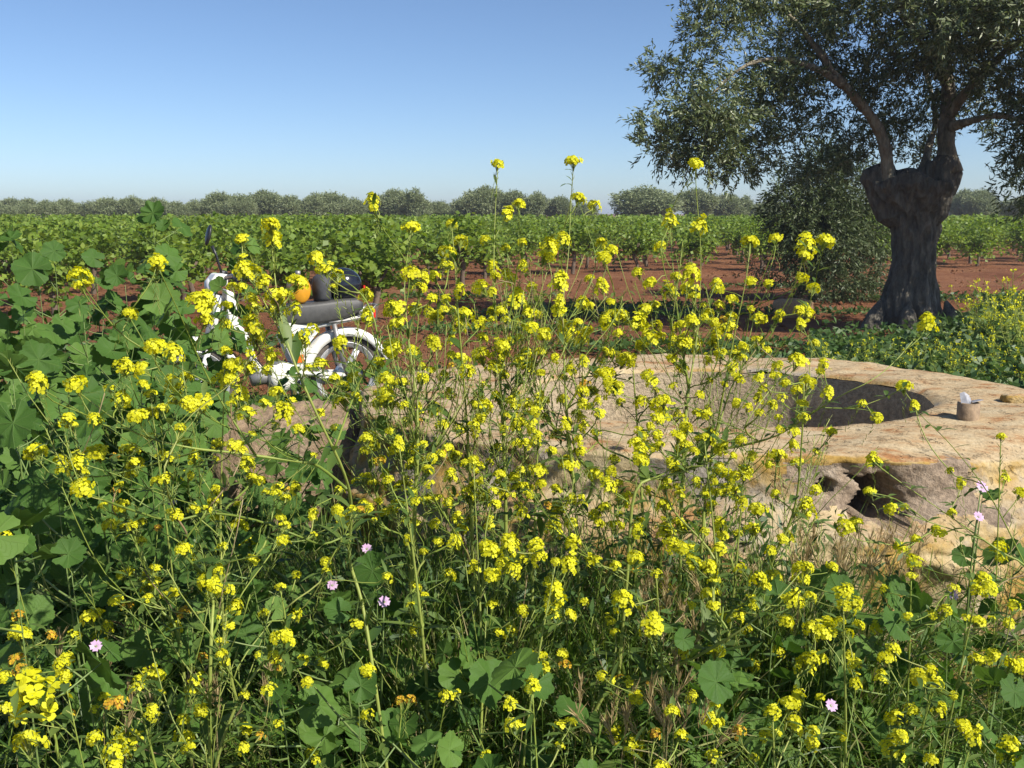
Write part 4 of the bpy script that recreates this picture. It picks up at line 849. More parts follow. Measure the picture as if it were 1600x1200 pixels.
# each plant: hub pixel, depth, label, optional main stems in pixels
MUSTARD = [
 ((548, 790), 1.72, 'branching mustard with thick bare stem and long arms reaching left over the mallow', [[(610, 1250), (582, 1040), (565, 940), (546, 872), (549, 795), (538, 740), (502, 662), (462, 572), (437, 490), (424, 376)], [(546, 872), (505, 850), (462, 836), (400, 813), (330, 802), (268, 813), (200, 795), (132, 770)], [(540, 762), (500, 730), (455, 712), (405, 685), (340, 660), (270, 605), (205, 500)], [(455, 712), (370, 708), (300, 700), (220, 680), (165, 645), (122, 612)], [(330, 802), (260, 775), (190, 745), (130, 725)], [(300, 700), (230, 728), (150, 745), (100, 730), (60, 712)], [(405, 685), (330, 600), (285, 500), (249, 422)], [(220, 680), (120, 640), (62, 606)], [(270, 605), (200, 530), (140, 460), (128, 440)], [(502, 662), (560, 600), (590, 540), (572, 470), (530, 432), (497, 408)], [(462, 572), (412, 470), (384, 425), (378, 380)]]),
 ((55, 1140), 0.95, 'nearest mustard with one extra large flower head in the bottom left corner', None),
 ((190, 1260), 1.25, 'mustard with paired large heads low at the bottom left beside the largest flower', None),
 ((30, 1055), 1.45, 'mustard with fading orange brown heads at the left edge near the bottom', None),
 ((235, 1150), 1.55, 'mustard with stacked bright heads under the pale mallow bloom at lower left', None),
 ((335, 1180), 1.60, 'upright mustard with a straight pale stem and double head left of the thick bare stem', [[(330, 1260), (328, 1100), (330, 1000), (334, 935)]]),
 ((245, 1010), 1.85, 'mustard hidden among mallow leaves with loose small heads at lower left', None),
 ((395, 930), 1.95, 'low mustard with crowded heads below the brown stone block', None),
 ((425, 1240), 1.50, 'slanting mustard with single heads below the thick bare stem at the bottom', [[(330, 1250), (370, 1100), (435, 1005)]]),
 ((600, 1240), 1.60, 'small mustard with spent brownish heads at the bottom right of the thick bare stem', None),
 ((645, 900), 2.05, 'mustard with upright green main stem in front of the left end of the well', [[(640, 1050), (643, 900), (650, 760), (652, 640), (640, 540), (632, 450), (642, 360)], [(650, 660), (620, 560), (640, 430), (600, 360), (583, 320)]]),
 ((690, 960), 1.95, 'short mustard with few small heads below the left end of the well', None),
 ((735, 760), 2.20, 'slender mustard crossing the well left of the tall single head against the sky', [[(740, 1000), (737, 800), (728, 640), (718, 520), (712, 430), (706, 356)]]),
 ((770, 960), 1.85, 'mustard with dense bright heads in the dark grass in the middle of the thicket', None),
 ((835, 800), 2.10, 'mustard with many half open heads in front of the well curb', None),
 ((800, 640), 2.35, 'tall mustard with thin upright stem and one pale head against the sky', [[(790, 1000), (790, 780), (782, 600), (772, 430), (774, 330), (778, 262)], [(782, 600), (800, 470), (812, 390), (810, 325)], [(785, 640), (840, 540), (862, 450), (856, 405)]]),
 ((895, 660), 2.35, 'tallest mustard in the middle with its top head above the horizon olive trees', [[(905, 1000), (900, 800), (885, 640), (880, 480), (888, 400), (892, 320), (896, 256)], [(880, 500), (930, 420), (915, 350), (904, 314)], [(890, 620), (960, 500), (945, 405)]]),
 ((985, 660), 2.30, 'bushy mustard with heads over the red soil right of the tallest middle stem', None),
 ((1070, 610), 2.35, 'tall mustard whose top head stands before the left foliage of the big olive', [[(1060, 1000), (1065, 800), (1072, 640), (1090, 520), (1095, 400), (1088, 300), (1087, 260)], [(1075, 600), (1060, 500), (1050, 400), (1047, 348)], [(1060, 480), (1040, 430), (1032, 388)]]),
 ((1000, 780), 1.95, 'big arching mustard with branches sweeping right across the well opening', [[(960, 1150), (980, 900), (993, 768), (1040, 745), (1092, 728), (1130, 703), (1160, 696), (1215, 680), (1270, 645), (1320, 615), (1360, 595), (1400, 563), (1448, 506)], [(1160, 696), (1164, 668), (1195, 620), (1232, 578), (1250, 562)], [(1320, 615), (1350, 640), (1372, 650)], [(1345, 640), (1385, 620), (1411, 606)], [(1160, 668), (1110, 650), (1065, 630)]]),
 ((1050, 800), 2.15, 'mustard with a thick double head in front of the shaft of the well', None),
 ((1150, 680), 2.40, 'mustard with four lanky stems leaning right before the low dark olive', [[(1090, 1000), (1100, 800), (1120, 680), (1150, 590), (1200, 520), (1240, 450), (1259, 385)], [(1120, 690), (1200, 570), (1262, 480), (1280, 410), (1291, 380)], [(1130, 650), (1170, 500), (1205, 400), (1211, 376)], [(1110, 720), (1140, 560), (1165, 440), (1172, 380)]]),
 ((1150, 850), 2.15, 'mustard with large heads before the ochre front wall of the well', None),
 ((1235, 860), 2.20, 'thin forked mustard in front of the pale ledge of the well wall', [[(1190, 1050), (1200, 900), (1240, 800), (1252, 700), (1256, 600)]]),
 ((875, 1010), 1.75, 'mustard with a tall double head in the tangled grass below the well', None),
 ((995, 960), 1.80, 'mustard with a wide cluster at the well foot left of the wild barley', None),
 ((1150, 1010), 1.75, 'mustard with a thick slanting purple green stem below the well wall', [[(930, 1110), (1010, 1062), (1080, 1030), (1155, 986), (1205, 945), (1250, 895)], [(1155, 986), (1130, 940), (1110, 890)], [(1155, 986), (1170, 940), (1184, 908)]]),
 ((1295, 1060), 1.70, 'mustard with a broad crowded mass of heads beside the wild barley', None),
 ((1330, 1180), 1.50, 'mustard with big paired heads on pale upright stems at the lower right', None),
 ((830, 1210), 1.55, 'short mustard over the large mallow leaves at the bottom middle', None),
 ((1000, 1260), 1.35, 'mustard with two big heads at the very bottom right of the middle', None),
 ((1190, 1240), 1.45, 'mustard with a chain of big heads rising from the bottom right of the mallow leaves', None),
 ((1420, 1260), 1.45, 'mustard with clustered heads low down in the dark weeds at lower right', [[(1380, 1260), (1400, 1190), (1402, 1150)], [(1400, 1190), (1440, 1140), (1455, 1060)]]),
 ((1530, 1250), 1.40, 'mustard with tall pale stems and a large round head in the bottom right corner', None),
 ((1560, 900), 2.00, 'straggling mustard leaning left across the front of the well from the right edge', [[(1640, 1050), (1610, 900), (1560, 860), (1460, 790), (1395, 745), (1366, 722)], [(1590, 890), (1550, 780), (1490, 700), (1445, 655), (1430, 638)], [(1540, 850), (1450, 815), (1393, 797)], [(1460, 795), (1400, 780), (1358, 770)]]),
 ((1545, 1040), 1.75, 'mustard with a big double head before the ochre foot of the well at the right', None),
 ((1575, 740), 2.10, 'sparse mustard with tiny heads above the pink mallow at the right edge', None),
 ((1440, 980), 1.90, 'thin mustard with scattered heads before the shadowed foot of the well wall', None),
]

def lance(m, p, d, ln, wd, curl=0.25, mi=0):
    d = d.normalized(); s = d.cross(Vector((0, 0, 1))); s = s.normalized() if s.length > 1e-3 else Vector((1, 0, 0)); n = s.cross(d)
    vs = []
    for t, wq in ((0, .12), (.25, .7), (.5, 1), (.78, .7), (1, .04)):
        c = p + d * ln * t - Vector((0, 0, 1)) * curl * ln * t * t
        vs += [c - s * wd / 2 * wq + n * wd * .12 * wq, c, c + s * wd / 2 * wq + n * wd * .12 * wq]
    m.add(vs, [(3 * i + j, 3 * i + j + 1, 3 * i + j + 4, 3 * i + j + 3) for i in range(4) for j in range(2)], mi)

def build_mustard():
    G = 'yellow flowering mustard plants in front of the well'
    fl = []
    for tok in FLOWERS.split():
        old = tok.endswith('o'); x, y, s = (float(v) for v in tok.rstrip('o').split(',')); fl.append((x, y, s, old))
    # half seen smaller heads between the others
    rf = random.Random(77)
    for (x0, x1, y0, y1, q, s0, s1) in ((570, 1280, 470, 640, 75, 10, 17), (570, 1180, 640, 900, 110, 11, 19), (560, 980, 560, 800, 60, 11, 18), (150, 560, 580, 900, 45, 12, 19), (280, 560, 430, 580, 10, 11, 16), (60, 1560, 900, 1190, 75, 11, 20)):
        for _ in range(q): fl.append((rf.uniform(x0, x1), rf.uniform(y0, y1), rf.uniform(s0, s1), rf.random() < .03))
    groups = [[] for _ in MUSTARD]
    for f in fl:
        best = None
        for k, (hub, dep, lab, sk) in enumerate(MUSTARD):
            c = 1e9
            for line in (sk or [[hub]]):
                for (qx, qy) in line:
                    dx = f[0] - qx; dy = qy - f[1]
                    d_ = math.hypot(dx * 1.25, dy * .75 if dy > 0 else -dy * 3.0 - 15) if not (sk and (qx, qy) == line[-1]) else math.hypot(dx, dy)
                    c = min(c, d_ + (0 if sk else 12))
            want = 0.036 * F / max(13, f[2]); c += 40 * abs(math.log(want / dep)) * .5
            c += 9 * max(0, len(groups[k]) - 34)
            if best is None or c < best[0]: best = (c, k)
        groups[best[1]].append(f)
    for k, ((hub, dep, lab, sk), heads) in enumerate(zip(MUSTARD, groups)):
        r = random.Random(500 + k)
        base = at(hub[0], 600, dep); base = Vector((base.x + r.uniform(-.05, .05), dep + r.uniform(-.06, .06), 0))
        if sk: q = at(*sk[0][0], dep); base.x = q.x
        root = thing('mustard_plant', base, lab, 'plant', G)
        P = []; par = []; dirs = []; lvl = []
        def add_line(pts, start):
            prev = start
            for i, p in enumerate(pts):
                if prev is not None and i == 0: continue
                d = (pts[min(i + 1, len(pts) - 1)] - pts[max(i - 1, 0)]).normalized()
                P.append(p); par.append(prev); dirs.append(d); lvl.append(0); prev = len(P) - 1
            return prev
        tips = []
        T = []
        for (x, y, s, old) in heads:
            dd = dep + r.gauss(0, .09) * min(1, dep / 1.6)
            dd = min(dd, 2.62) if x > 560 else dd
            T.append((at(x, y, dd), s / F * dd, old, (x, y)))
        if sk:
            for li, line in enumerate(sk):
                ph = r.uniform(0, 6.28)
                pts = [at(x, y, dep + .10 * math.sin(ph + i * .7) * min(1, i / 3) ) for i, (x, y) in enumerate(line)]
                if li == 0:
                    pts = [base + Vector((0, 0, -.03))] + [base.lerp(pts[0], .5)] + pts if pts[0].z > .1 else [Vector((pts[0].x, pts[0].y, -.03))] + pts[1:]
                    add_line(catmull(pts, 4), None)
                else:
                    s0 = min(range(len(P)), key=lambda i: (P[i] - pts[0]).length)
                    pts[0] = P[s0]; e = add_line(catmull(pts, 4), s0)
        else:
            if not T: continue
            top = max(T, key=lambda t: t[0].z - 1.2 * abs(t[0].x - base.x))[0]
            h = at(hub[0], hub[1], dep)
            mid = base.lerp(top, .55) + Vector((r.uniform(-.05, .05), r.uniform(-.05, .05), 0))
            add_line(catmull([base + Vector((0, 0, -.03)), base + Vector((0, 0, .18)), mid, top], 5), None)
        ntrunk = len(P)
        T.sort(key=lambda t: min((t[0] - p).length for p in P))
        heads_out = []
        for (t, sz, old, pxy) in T:
            best = None
            for i in range(len(P)):
                v = t - P[i]; L = v.length
                if L < 1e-4: best = (0, i); break
                up = v.z / L
                al = v.normalized().dot(dirs[i])
                c = L * (1 + .75 * (1 - max(-1, up)) * .5 + .45 * (1 - al)) + (.10 if L < .05 else 0) + (.3 if v.z < -.02 else 0)
                if best is None or c < best[0]: best = (c, i)
            i = best[1]; v = t - P[i]; L = v.length
            if L < .012:
                heads_out.append((t, dirs[i], sz, old)); tips.append(i); continue
            side = Vector((r.gauss(0, .12), r.gauss(0, .12), 0)) * L
            p1 = P[i] + (dirs[i] * .55 + v.normalized() * .5) * L * .35 + side
            ed = (Vector((r.gauss(0, .16), r.gauss(0, .16), .75)) + v.normalized() * .55).normalized()
            p2 = t - ed * L * .35
            ns = 3 + int(L / .05); pts = bez(P[i], p1, p2, t, min(ns, 9))
            e = add_line(pts, i); tips.append(e); heads_out.append((t, ed, sz, old))
        # side twigs that carry only pods or tiny leaves
        tw = []; zmax = max(t[0].z for t in T)
        for q in range(int(len(heads) * (1.3 if hub[0] < 560 else 3.2)) + 8):
            i = r.randrange(ntrunk // 3, len(P))
            if P[i].z > 1.28 or P[i].z > zmax - .42: continue
            d = (dirs[i] * .6 + Vector((r.gauss(0, .5), r.gauss(0, .5), .55))).normalized(); L = r.uniform(.06, .22)
            pts = bez(P[i], P[i] + (d + dirs[i]).normalized() * L * .4, P[i] + d * L * .7, P[i] + d * L + Vector((0, 0, L * .2)), 4)
            e = add_line(pts, i); tw.append(e); tips.append(e)
        cnt = [0] * len(P)
        for e in tips: cnt[e] += 1
        for i in range(len(P) - 1, -1, -1):
            if par[i] is not None: cnt[par[i]] += cnt[i]
        rad = [.0010 * max(1, c) ** (.27 if k == 0 else .31) * (dep / 1.9 if dep < 1.3 else 1) for c in cnt]
        kids = {}
        for i, p in enumerate(par):
            if p is not None: kids.setdefault(p, []).append(i)
        m = MB(); seen = set(); b0 = base
        starts = [0] + [c for p, cs in kids.items() for c in cs if c != p + 1 or len(cs) > 1 and c != min(cs)]
        starts = sorted(set(starts))
        for s in starts:
            ch = [s]; 
            while True:
                nx = [c for c in kids.get(ch[-1], []) if c == ch[-1] + 1 and c not in starts]
                if not nx: break
                ch.append(nx[0])
            pts = ([P[par[s]]] if par[s] is not None else []) + [P[i] for i in ch]
            rr = ([min(rad[par[s]], rad[s] * 1.15)] if par[s] is not None else []) + [rad[i] for i in ch]
            if len(pts) > 1:
                rdry = 1 if (len(ch) < 8 and r.random() < .10) else 0
                m.tube([p - b0 for p in pts], rr, 6 if rr[0] > .002 else 4, rdry)
        def pod(p, d, up):
            a = d.orthogonal().normalized(); a = Matrix.Rotation(r.uniform(0, 6.28), 3, d) @ a
            e = (d * up + a * .5).normalized(); ln = r.uniform(.008, .016)
            m.tube([p, p + e * ln * .5, p + e * ln], [.0004, .0008, .0003], 3, 0, False)
        for (t, d, sz, old) in heads_out:
            for q in range(9):
                pod(t - b0 - d * (.018 + q * .008), d, 1.2 if q > 3 else .7)
        for e in tw:
            for q in range(5):
                pod(P[e] - b0 - dirs[e] * (.008 * q), dirs[e], .8)
        m.build('stem', [M['stem'], M['stem_old']], root)
        lf = MB()
        for q in range(20 + 3 * len(heads)):
            i = min(int(len(P) * r.random() ** 1.5), len(P) - 1) if r.random() < .6 else r.randrange(len(P))
            if P[i].z < .12: continue
            d = Vector((r.gauss(0, 1), r.gauss(0, 1), r.uniform(.1, 1.1)))
            big = 1.0 if rad[i] > .0022 else .45
            lance(lf, P[i] - b0, d, r.uniform(.05, .10) * big, r.uniform(.014, .026) * big, r.uniform(.1, .5))
        if lf.f: lf.build('foliage', M['mleaf'], root)
        for (t, d, sz, old) in heads_out:
            kind = 'old' if old else ('small' if sz < .017 else r.choice(['round', 'round', 'wide', 'tall']))
            me = r.choice(HEADS[kind]); o = link('flower_head', me, root, t - b0)
            o.rotation_euler = (d.to_track_quat('Z', 'Y') @ Matrix.Rotation(r.uniform(0, 6.28), 3, 'Z').to_quaternion()).to_euler()
            nat = .030 if kind == 'small' else .037
            o.scale = (sz / nat * 1.17,) * 3
        print(k, len(heads), lab[:40])
build_mustard()

# ------------------------------------------------------------------ mallow
def mallow_leaf(m, c, nrm, tip, R, r):
    nrm = nrm.normalized(); t = (tip - nrm * tip.dot(nrm)); t = t.normalized() if t.length > 1e-3 else nrm.orthogonal().normalized(); s = nrm.cross(t)
    n = 43; lob = r.choice([5, 7, 7]); dp = r.uniform(.10, .2); cup = r.uniform(-.12, .28); ple = r.uniform(.03, .09); bend = r.uniform(-.4, .15); tw = r.uniform(-.35, .35)
    vs = [c] * (n - 1); av = [0.0] * (n - 1); rv = [0.0] * (n - 1)
    for j in range(n - 1): av[j] = (-math.pi * .93 + 2 * math.pi * .93 * (j + .5) / (n - 1)) * lob / (2 * math.pi)
    for ring in (.5, 1.0):
        for j in range(n):
            a = -math.pi * .93 + 2 * math.pi * .93 * j / (n - 1)
            o = 1 - (dp if ring == 1 else .04) * (1 - abs(math.cos(a * lob / 2))) ** 1.1 + ((.028 if j % 2 else -.028) + r.gauss(0, .015) if ring == 1 else 0)
            rr = R * ring * o * (1.0 - .12 * abs(a) / math.pi); x = rr * math.cos(a)
            z = R * (cup * ring * ring + ple * math.cos(a * lob) * ring + r.gauss(0, .02)) + bend * x * abs(x) / R + tw * x * rr * math.sin(a) / R
            vs.append(c + t * x + s * rr * math.sin(a) + nrm * z); av.append(a * lob / (2 * math.pi)); rv.append(ring)
    k = n - 1
    fs = [(j, k + j, k + j + 1) for j in range(n - 1)] + [(k + j, k + n + j, k + n + j + 1, k + j + 1) for j in range(n - 1)]
    m.add(vs, fs); m.att.setdefault('leaf_angle', []).extend(av); m.att.setdefault('leaf_radius', []).extend(rv)
def pink_flower(name, root, p, d, R, r):
    m = MB(); d = d.normalized(); s = d.orthogonal().normalized(); b = d.cross(s)
    for q in range(5):
        a = q * 2 * math.pi / 5 + .2; e = s * math.cos(a) + b * math.sin(a); g = d.cross(e)
        m.add([p, p + e * R * .5 + d * R * .25 + g * R * .40, p + e * R + d * R * .35 + g * R * .42, p + e * R * .9 + d * R * .32, p + e * R + d * R * .35 - g * R * .42, p + e * R * .5 + d * R * .25 - g * R * .40], [(0, 1, 2, 3, 4, 5)], 0)
    m.tube([p, p + d * R * .3], R * .08, 5, 0)
    m.tube([p - d * R * .5, p - d * R * .1, p + d * R * .15], [R * .05, R * .22, R * .25], 6, 1)
    return m.build(name, [M['pink'], M['mallow_stem']], root, False)

MALLOW = [  # top pixel, distance, leaf radius, stems, leaves, label, flowers (pixels)
 ((18, 385), 3.7, .075, 3, 26, 'tall mallow at the left edge reaching up to the vines', []),
 ((85, 400), 3.6, .075, 3, 24, 'mallow with flat leaves below the leftmost vines', []),
 ((238, 342), 4.3, .080, 2, 20, 'tallest mallow standing alone against the vineyard left of the moped mirror', []),
 ((150, 415), 3.9, .075, 3, 24, 'mallow rising between the leftmost vines and the tallest mallow', []),
 ((250, 505), 4.6, .070, 3, 26, 'mallow between the fan shaped leaf and the moped front wheel', []),
 ((60, 430), 3.3, .075, 3, 26, 'mallow with overlapping leaves below the mallow at the upper left', []),
 ((262, 358), 4.4, .065, 1, 8, 'mallow shoot with a leafy tip beside the tallest mallow', []),
 ((252, 428), 4.2, .075, 2, 18, 'mallow with broad pale leaves just left of the moped handlebar', []),
 ((195, 440), 3.7, .085, 2, 20, 'mallow with a big fan shaped leaf behind the left mustard heads', []),
 ((35, 475), 3.0, .070, 3, 34, 'dense mallow at the left edge above the dark gap', []),
 ((130, 490), 3.0, .070, 3, 34, 'dense sunlit mallow in the middle of the left thicket', []),
 ((215, 525), 3.2, .070, 3, 30, 'mallow with crowded leaves left of the moped front wheel', []),
 ((262, 575), 4.0, .065, 2, 20, 'mallow partly hiding the front wheel of the moped', []),
 ((185, 560), 2.7, .065, 3, 32, 'shaded mallow behind the twin mustard heads of the left thicket', []),
 ((70, 570), 2.5, .075, 3, 28, 'mallow with large leaves at left below the dark gap', []),
 ((20, 590), 2.3, .080, 2, 20, 'broad leaved mallow cut by the left edge at mid height', []),
 ((270, 600), 2.9, .065, 3, 34, 'mallow behind the mustard arms left of the stone block', [(268, 782)]),
 ((335, 660), 4.2, .055, 3, 28, 'mallow growing around the engine of the moped', []),
 ((460, 585), 5.6, .070, 3, 26, 'mallow with dark leaves between the moped engine and rear wheel', []),
 ((420, 640), 4.6, .065, 3, 30, 'mallow behind the brown stone block', []),
 ((40, 665), 2.1, .075, 3, 26, 'mallow with pleated leaves left of the mustard arms', []),
 ((140, 665), 2.2, .065, 3, 28, 'mallow under the crossing mustard arms at left', []),
 ((235, 690), 2.2, .060, 3, 30, 'small leaved mallow under the mustard arms left of the stone block', []),
 ((90, 770), 1.9, .075, 2, 18, 'mallow with wide pleated leaf below the mustard arms at far left', []),
 ((20, 850), 1.35, .085, 1, 5, 'mallow with one very large smooth leaf at the left edge', []),
 ((110, 880), 1.6, .070, 2, 14, 'mallow with dark lobed leaves right of the very large leaf', [(150, 1010)]),
 ((210, 860), 1.9, .055, 3, 22, 'mallow with round leaves above the pale bloom at lower left', []),
 ((330, 840), 2.1, .055, 3, 24, 'mallow with rounded leaves left of the thick mustard stem', []),
 ((465, 810), 2.1, .060, 2, 18, 'mallow with a bright round leaf beside the thick mustard stem', [(573, 858), (519, 915)]),
 ((590, 900), 1.95, .055, 3, 22, 'mallow with pink buds right of the thick mustard stem', [(600, 941)]),
 ((530, 960), 1.75, .055, 2, 16, 'mallow with yellowing leaves at the foot of the thick mustard stem', []),
 ((440, 1080), 1.5, .055, 2, 12, 'mallow with smooth heart shaped leaf low left of the middle', []),
 ((560, 1080), 1.45, .065, 2, 10, 'mallow with a broad dull leaf at the bottom under the thick stem', []),
 ((830, 1060), 1.6, .075, 2, 12, 'mallow with large flat leaves shadowed by a stem at the bottom middle', []),
 ((690, 1180), 1.3, .060, 1, 6, 'mallow with one broad leaf cut by the bottom edge', []),
 ((1120, 1075), 1.5, .055, 2, 12, 'mallow with pale grey green leaf at lower right of the middle', [(1298, 1103)]),
 ((1060, 1000), 1.7, .060, 2, 14, 'mallow with dark leaves below the foot of the well wall', []),
 ((1210, 940), 1.95, .070, 2, 14, 'mallow with upright pale leaves at the foot of the well by the barley', []),
 ((1300, 925), 2.0, .065, 2, 14, 'mallow with folded leaf beside the wild barley', []),
 ((1390, 980), 1.9, .060, 2, 16, 'mallow with one bright folded leaf before the shadowed well foot', []),
 ((1535, 775), 2.35, .050, 3, 22, 'mallow with lilac blooms before the right end of the well', [(1533, 762), (1487, 930), (1528, 808)]),
 ((1585, 880), 2.2, .060, 3, 22, 'dark mallow at the right edge before the well', []),
 ((1480, 1000), 1.9, .050, 3, 22, 'mallow in deep shade at the lower right', []),
 ((1570, 1080), 1.6, .050, 3, 16, 'mallow with small leaves in the dark right corner', []),
]
def build_mallow():
    G = 'mallow plants around the mustard'
    for k, ((px, py), d, R, ns, nl, lab, fls) in enumerate(MALLOW):
        r = random.Random(900 + k); top = at(px, py, d); base = Vector((top.x + r.uniform(-.05, .05), d + r.uniform(0, .1), 0))
        root = thing('mallow_plant', base, lab, 'plant', G)
        H = top.z; m = MB(); lf = MB()
        per = max(3, int(nl * (2.5 if d > 2.4 else 1.6)) // ns)
        for s in range(ns):
            a = r.uniform(0, 6.28); sp = (.05 + .16 * (s > 0)) * (1 + .4 * (ns - 2)) * min(1.2, d / 2.4); hh = H * (1 if s == 0 else r.uniform(.72, .97))
            tip = Vector((top.x - base.x, top.y - base.y, H)) if s == 0 else Vector((sp * math.cos(a) * 1.3, sp * math.sin(a), hh))
            P = bez(Vector((0, 0, -.03)), Vector((tip.x * .1, tip.y * .1, hh * .4)), Vector((tip.x * .8, tip.y * .8, hh * .7)), tip, 14)
            m.tube(P, [.0042 * (1 - .86 * (i / 14) ** 1.5) * min(1.3, d / 2.0) for i in range(15)], 7)
            for q in range(per):
                u = 1 - (q / per) ** 1.1 * .62 if per > 4 else 1 - q * .18
                pt = P[max(1, min(14, int(u * 14)))].lerp(P[max(0, min(13, int(u * 14) - 1))], r.random())
                an = q * 2.4 + s + r.uniform(-.4, .4); pl = r.uniform(.5, 1.6) * R * (.35 if q == 0 else 1)
                e = Vector((math.cos(an), math.sin(an), r.uniform(.25, .9))).normalized(); c = pt + e * pl * 1.25
                m.tube([pt, pt.lerp(c, .55) + Vector((0, 0, -.003)), c], [.002, .0018, .0014], 4, 0, False)
                if q < 3 and per > 3: c = P[14] + e * R * (.25 + .2 * q)
                nr = (Vector((math.cos(an) * .6, math.sin(an) * .6, 0)) + Vector((.25, -.25, .75)) + Vector((r.gauss(0, .42), r.gauss(0, .42), r.gauss(0, .2))))
                mallow_leaf(lf, c, nr, e, R * (.66 if d < 1.9 and k > 0 and nl > 5 else .78 if d < 2.4 else .84) * r.uniform(.55, 1.1) * (.55 if q == 0 else 1), r)
        m.build('stem', M['mallow_stem'], root); lf.build('foliage', M['mallow'], root)
        for (fx, fy) in fls:
            p = at(fx, fy, d - .06) - base
            fo = MB(); q0 = Vector((p.x * .6, p.y * .6, p.z * .55)); fo.tube([q0, q0.lerp(p, .6) + Vector((0, .01, 0)), p], [.003, .002, .0015], 5); fo.build('flower_stalk', M['mallow_stem'], root)
            pink_flower('flower', root, p, Vector((.2, -.6, .6)), .0115 * d / 1.9 * r.uniform(.85, 1.1), r)
build_mallow()

# ------------------------------------------------------------------ ground cover
def in_well(x, y, pad=0.2):
    return ((x - WC.x) / (OA + pad)) ** 2 + ((y - WC.y) / (OB + pad)) ** 2 < 1
def scatter(n, x0, x1, y0, y1, keep):
    out = []
    while len(out) < n:
        x = x0 + (x1 - x0) * NR.rand(n); y = y0 + (y1 - y0) * NR.rand(n)
        k = keep(x, y); out += list(zip(x[k], y[k]))
    return np.array(out[:n])
def build_cover():
    # long grass before the well and through the thicket on the left
    k1 = lambda x, y: (np.abs(x) < .2 + .62 * y) & ~in_well(x, y, .16)
    P = scatter(44000, -2.2, 2.4, .75, 2.95, k1)
    n = len(P); C = np.column_stack([P, np.zeros(n)])
    lean = NR.normal(size=(n, 2)) * .34
    D = np.column_stack([lean, np.ones(n)])
    Lh = (.22 + .42 * NR.rand(n) ** 1.6) * (1 - .25 * (wob(P[:, 0] * 3, P[:, 1] * 3) < -.2))
    Lh = Lh * (1 - .3 * smoothstep(.5, .8, P[:, 0]) * smoothstep(1.7, 2.1, P[:, 1])) + .22 * smoothstep(1.9, 2.4, P[:, 1]) * (1 - smoothstep(.35, .75, P[:, 0])) * NR.rand(n)
    parts = [(*blades(C, D, Lh, .003 + .005 * NR.rand(n), .15 + .7 * NR.rand(n)), 0)]
    # fine tangled stalks
    P = scatter(16000, -1.9, 2.2, .8, 2.8, k1); n = len(P); z0 = .05 + .45 * NR.rand(n)
    C = np.column_stack([P, z0]); D = np.column_stack([NR.normal(size=(n, 2)) * .75, .4 + NR.rand(n)])
    parts.append((*blades(C, D, .08 + .16 * NR.rand(n), .0016 + .0022 * NR.rand(n), .6 * NR.rand(n)), 0))
    P = scatter(9000, -.45, .85, 2.05, 2.75, lambda x, y: ~in_well(x, y, .05))
    n = len(P); C = np.column_stack([P, np.zeros(n)]); D = np.column_stack([NR.normal(size=(n, 2)) * .22, np.ones(n)])
    parts.append((*blades(C, D, .45 + .4 * NR.rand(n), .003 + .004 * NR.rand(n), .05 + .4 * NR.rand(n)), 0))
    P = scatter(9000, -4.2, -.35, 2.4, 7.2, lambda x, y: (x > -.62 * y - .3) & (x < -.05 * y) & ~in_well(x, y, .1))
    n = len(P); C = np.column_stack([P, np.zeros(n)]); D = np.column_stack([NR.normal(size=(n, 2)) * .3, np.ones(n)])
    parts.append((*blades(C, D, .2 + .35 * NR.rand(n), .005 + .006 * NR.rand(n), .2 + .6 * NR.rand(n)), 0))
    P = scatter(3000, -1.15, -.2, 2.5, 3.4, lambda x, y: ~in_well(x, y, .1)); n = len(P); C = np.column_stack([P, np.zeros(n)])
    D = np.column_stack([NR.normal(size=(n, 2)) * .25, np.ones(n)]); parts.append((*blades(C, D, .35 + .4 * NR.rand(n), .003 + .005 * NR.rand(n), .1 + .5 * NR.rand(n)), 0))
    V, Q, mi = join(parts); tag(link('grass', np_mesh('grass', V, Q, M['grass'])), 'long green grass mixed with dry blades under the flowers', 'grass', None, 'stuff')
    # low leafy weeds under the grass
    P = scatter(5000, -2.2, 2.4, .75, 2.95, k1); n = len(P)
    C = np.column_stack([P, .05 + .38 * NR.rand(n) ** 1.3]); D = np.column_stack([NR.normal(size=(n, 2)), NR.normal(size=n) * .5 + .2]); N = unit(NR.normal(size=(n, 3)) * .6 + np.array([.2, -.3, .9]))
    parts = [(*kites(C, D, .025 + .05 * NR.rand(n), .008 + .018 * NR.rand(n), N=N), 0)]
    P = scatter(4500, -.5, .9, 2.0, 2.75, lambda x, y: ~in_well(x, y, .05)); n = len(P)
    C = np.column_stack([P, .1 + .62 * NR.rand(n)]); D = np.column_stack([NR.normal(size=(n, 2)), NR.normal(size=n) * .7 + .5]); N = unit(NR.normal(size=(n, 3)) * .6 + np.array([.2, -.3, .9]))
    parts.append((*kites(C, D, .02 + .05 * NR.rand(n), .005 + .012 * NR.rand(n), N=N), 0))
    P = scatter(9000, -4.6, -.2, 2.2, 7.4, lambda x, y: (x > -.62 * y - .3) & (x < -.08 * y) & ~in_well(x, y, .1)); n = len(P)
    hmax = np.clip(.85 - .1 * P[:, 1], .12, .6)
    C = np.column_stack([P, .03 + hmax * NR.rand(n)]); D = np.column_stack([NR.normal(size=(n, 2)), NR.normal(size=n) * .5 + .2]); N = unit(NR.normal(size=(n, 3)) * .6 + np.array([.2, -.3, .9]))
    parts.append((*kites(C, D, .04 + .06 * NR.rand(n), .025 + .035 * NR.rand(n), N=N), 0))
    V, Q, mi = join(parts); tag(link('undergrowth', np_mesh('undergrowth', V, Q, M['weed'])), 'low dark leafy weeds filling the ground before the well', 'weeds', None, 'stuff')
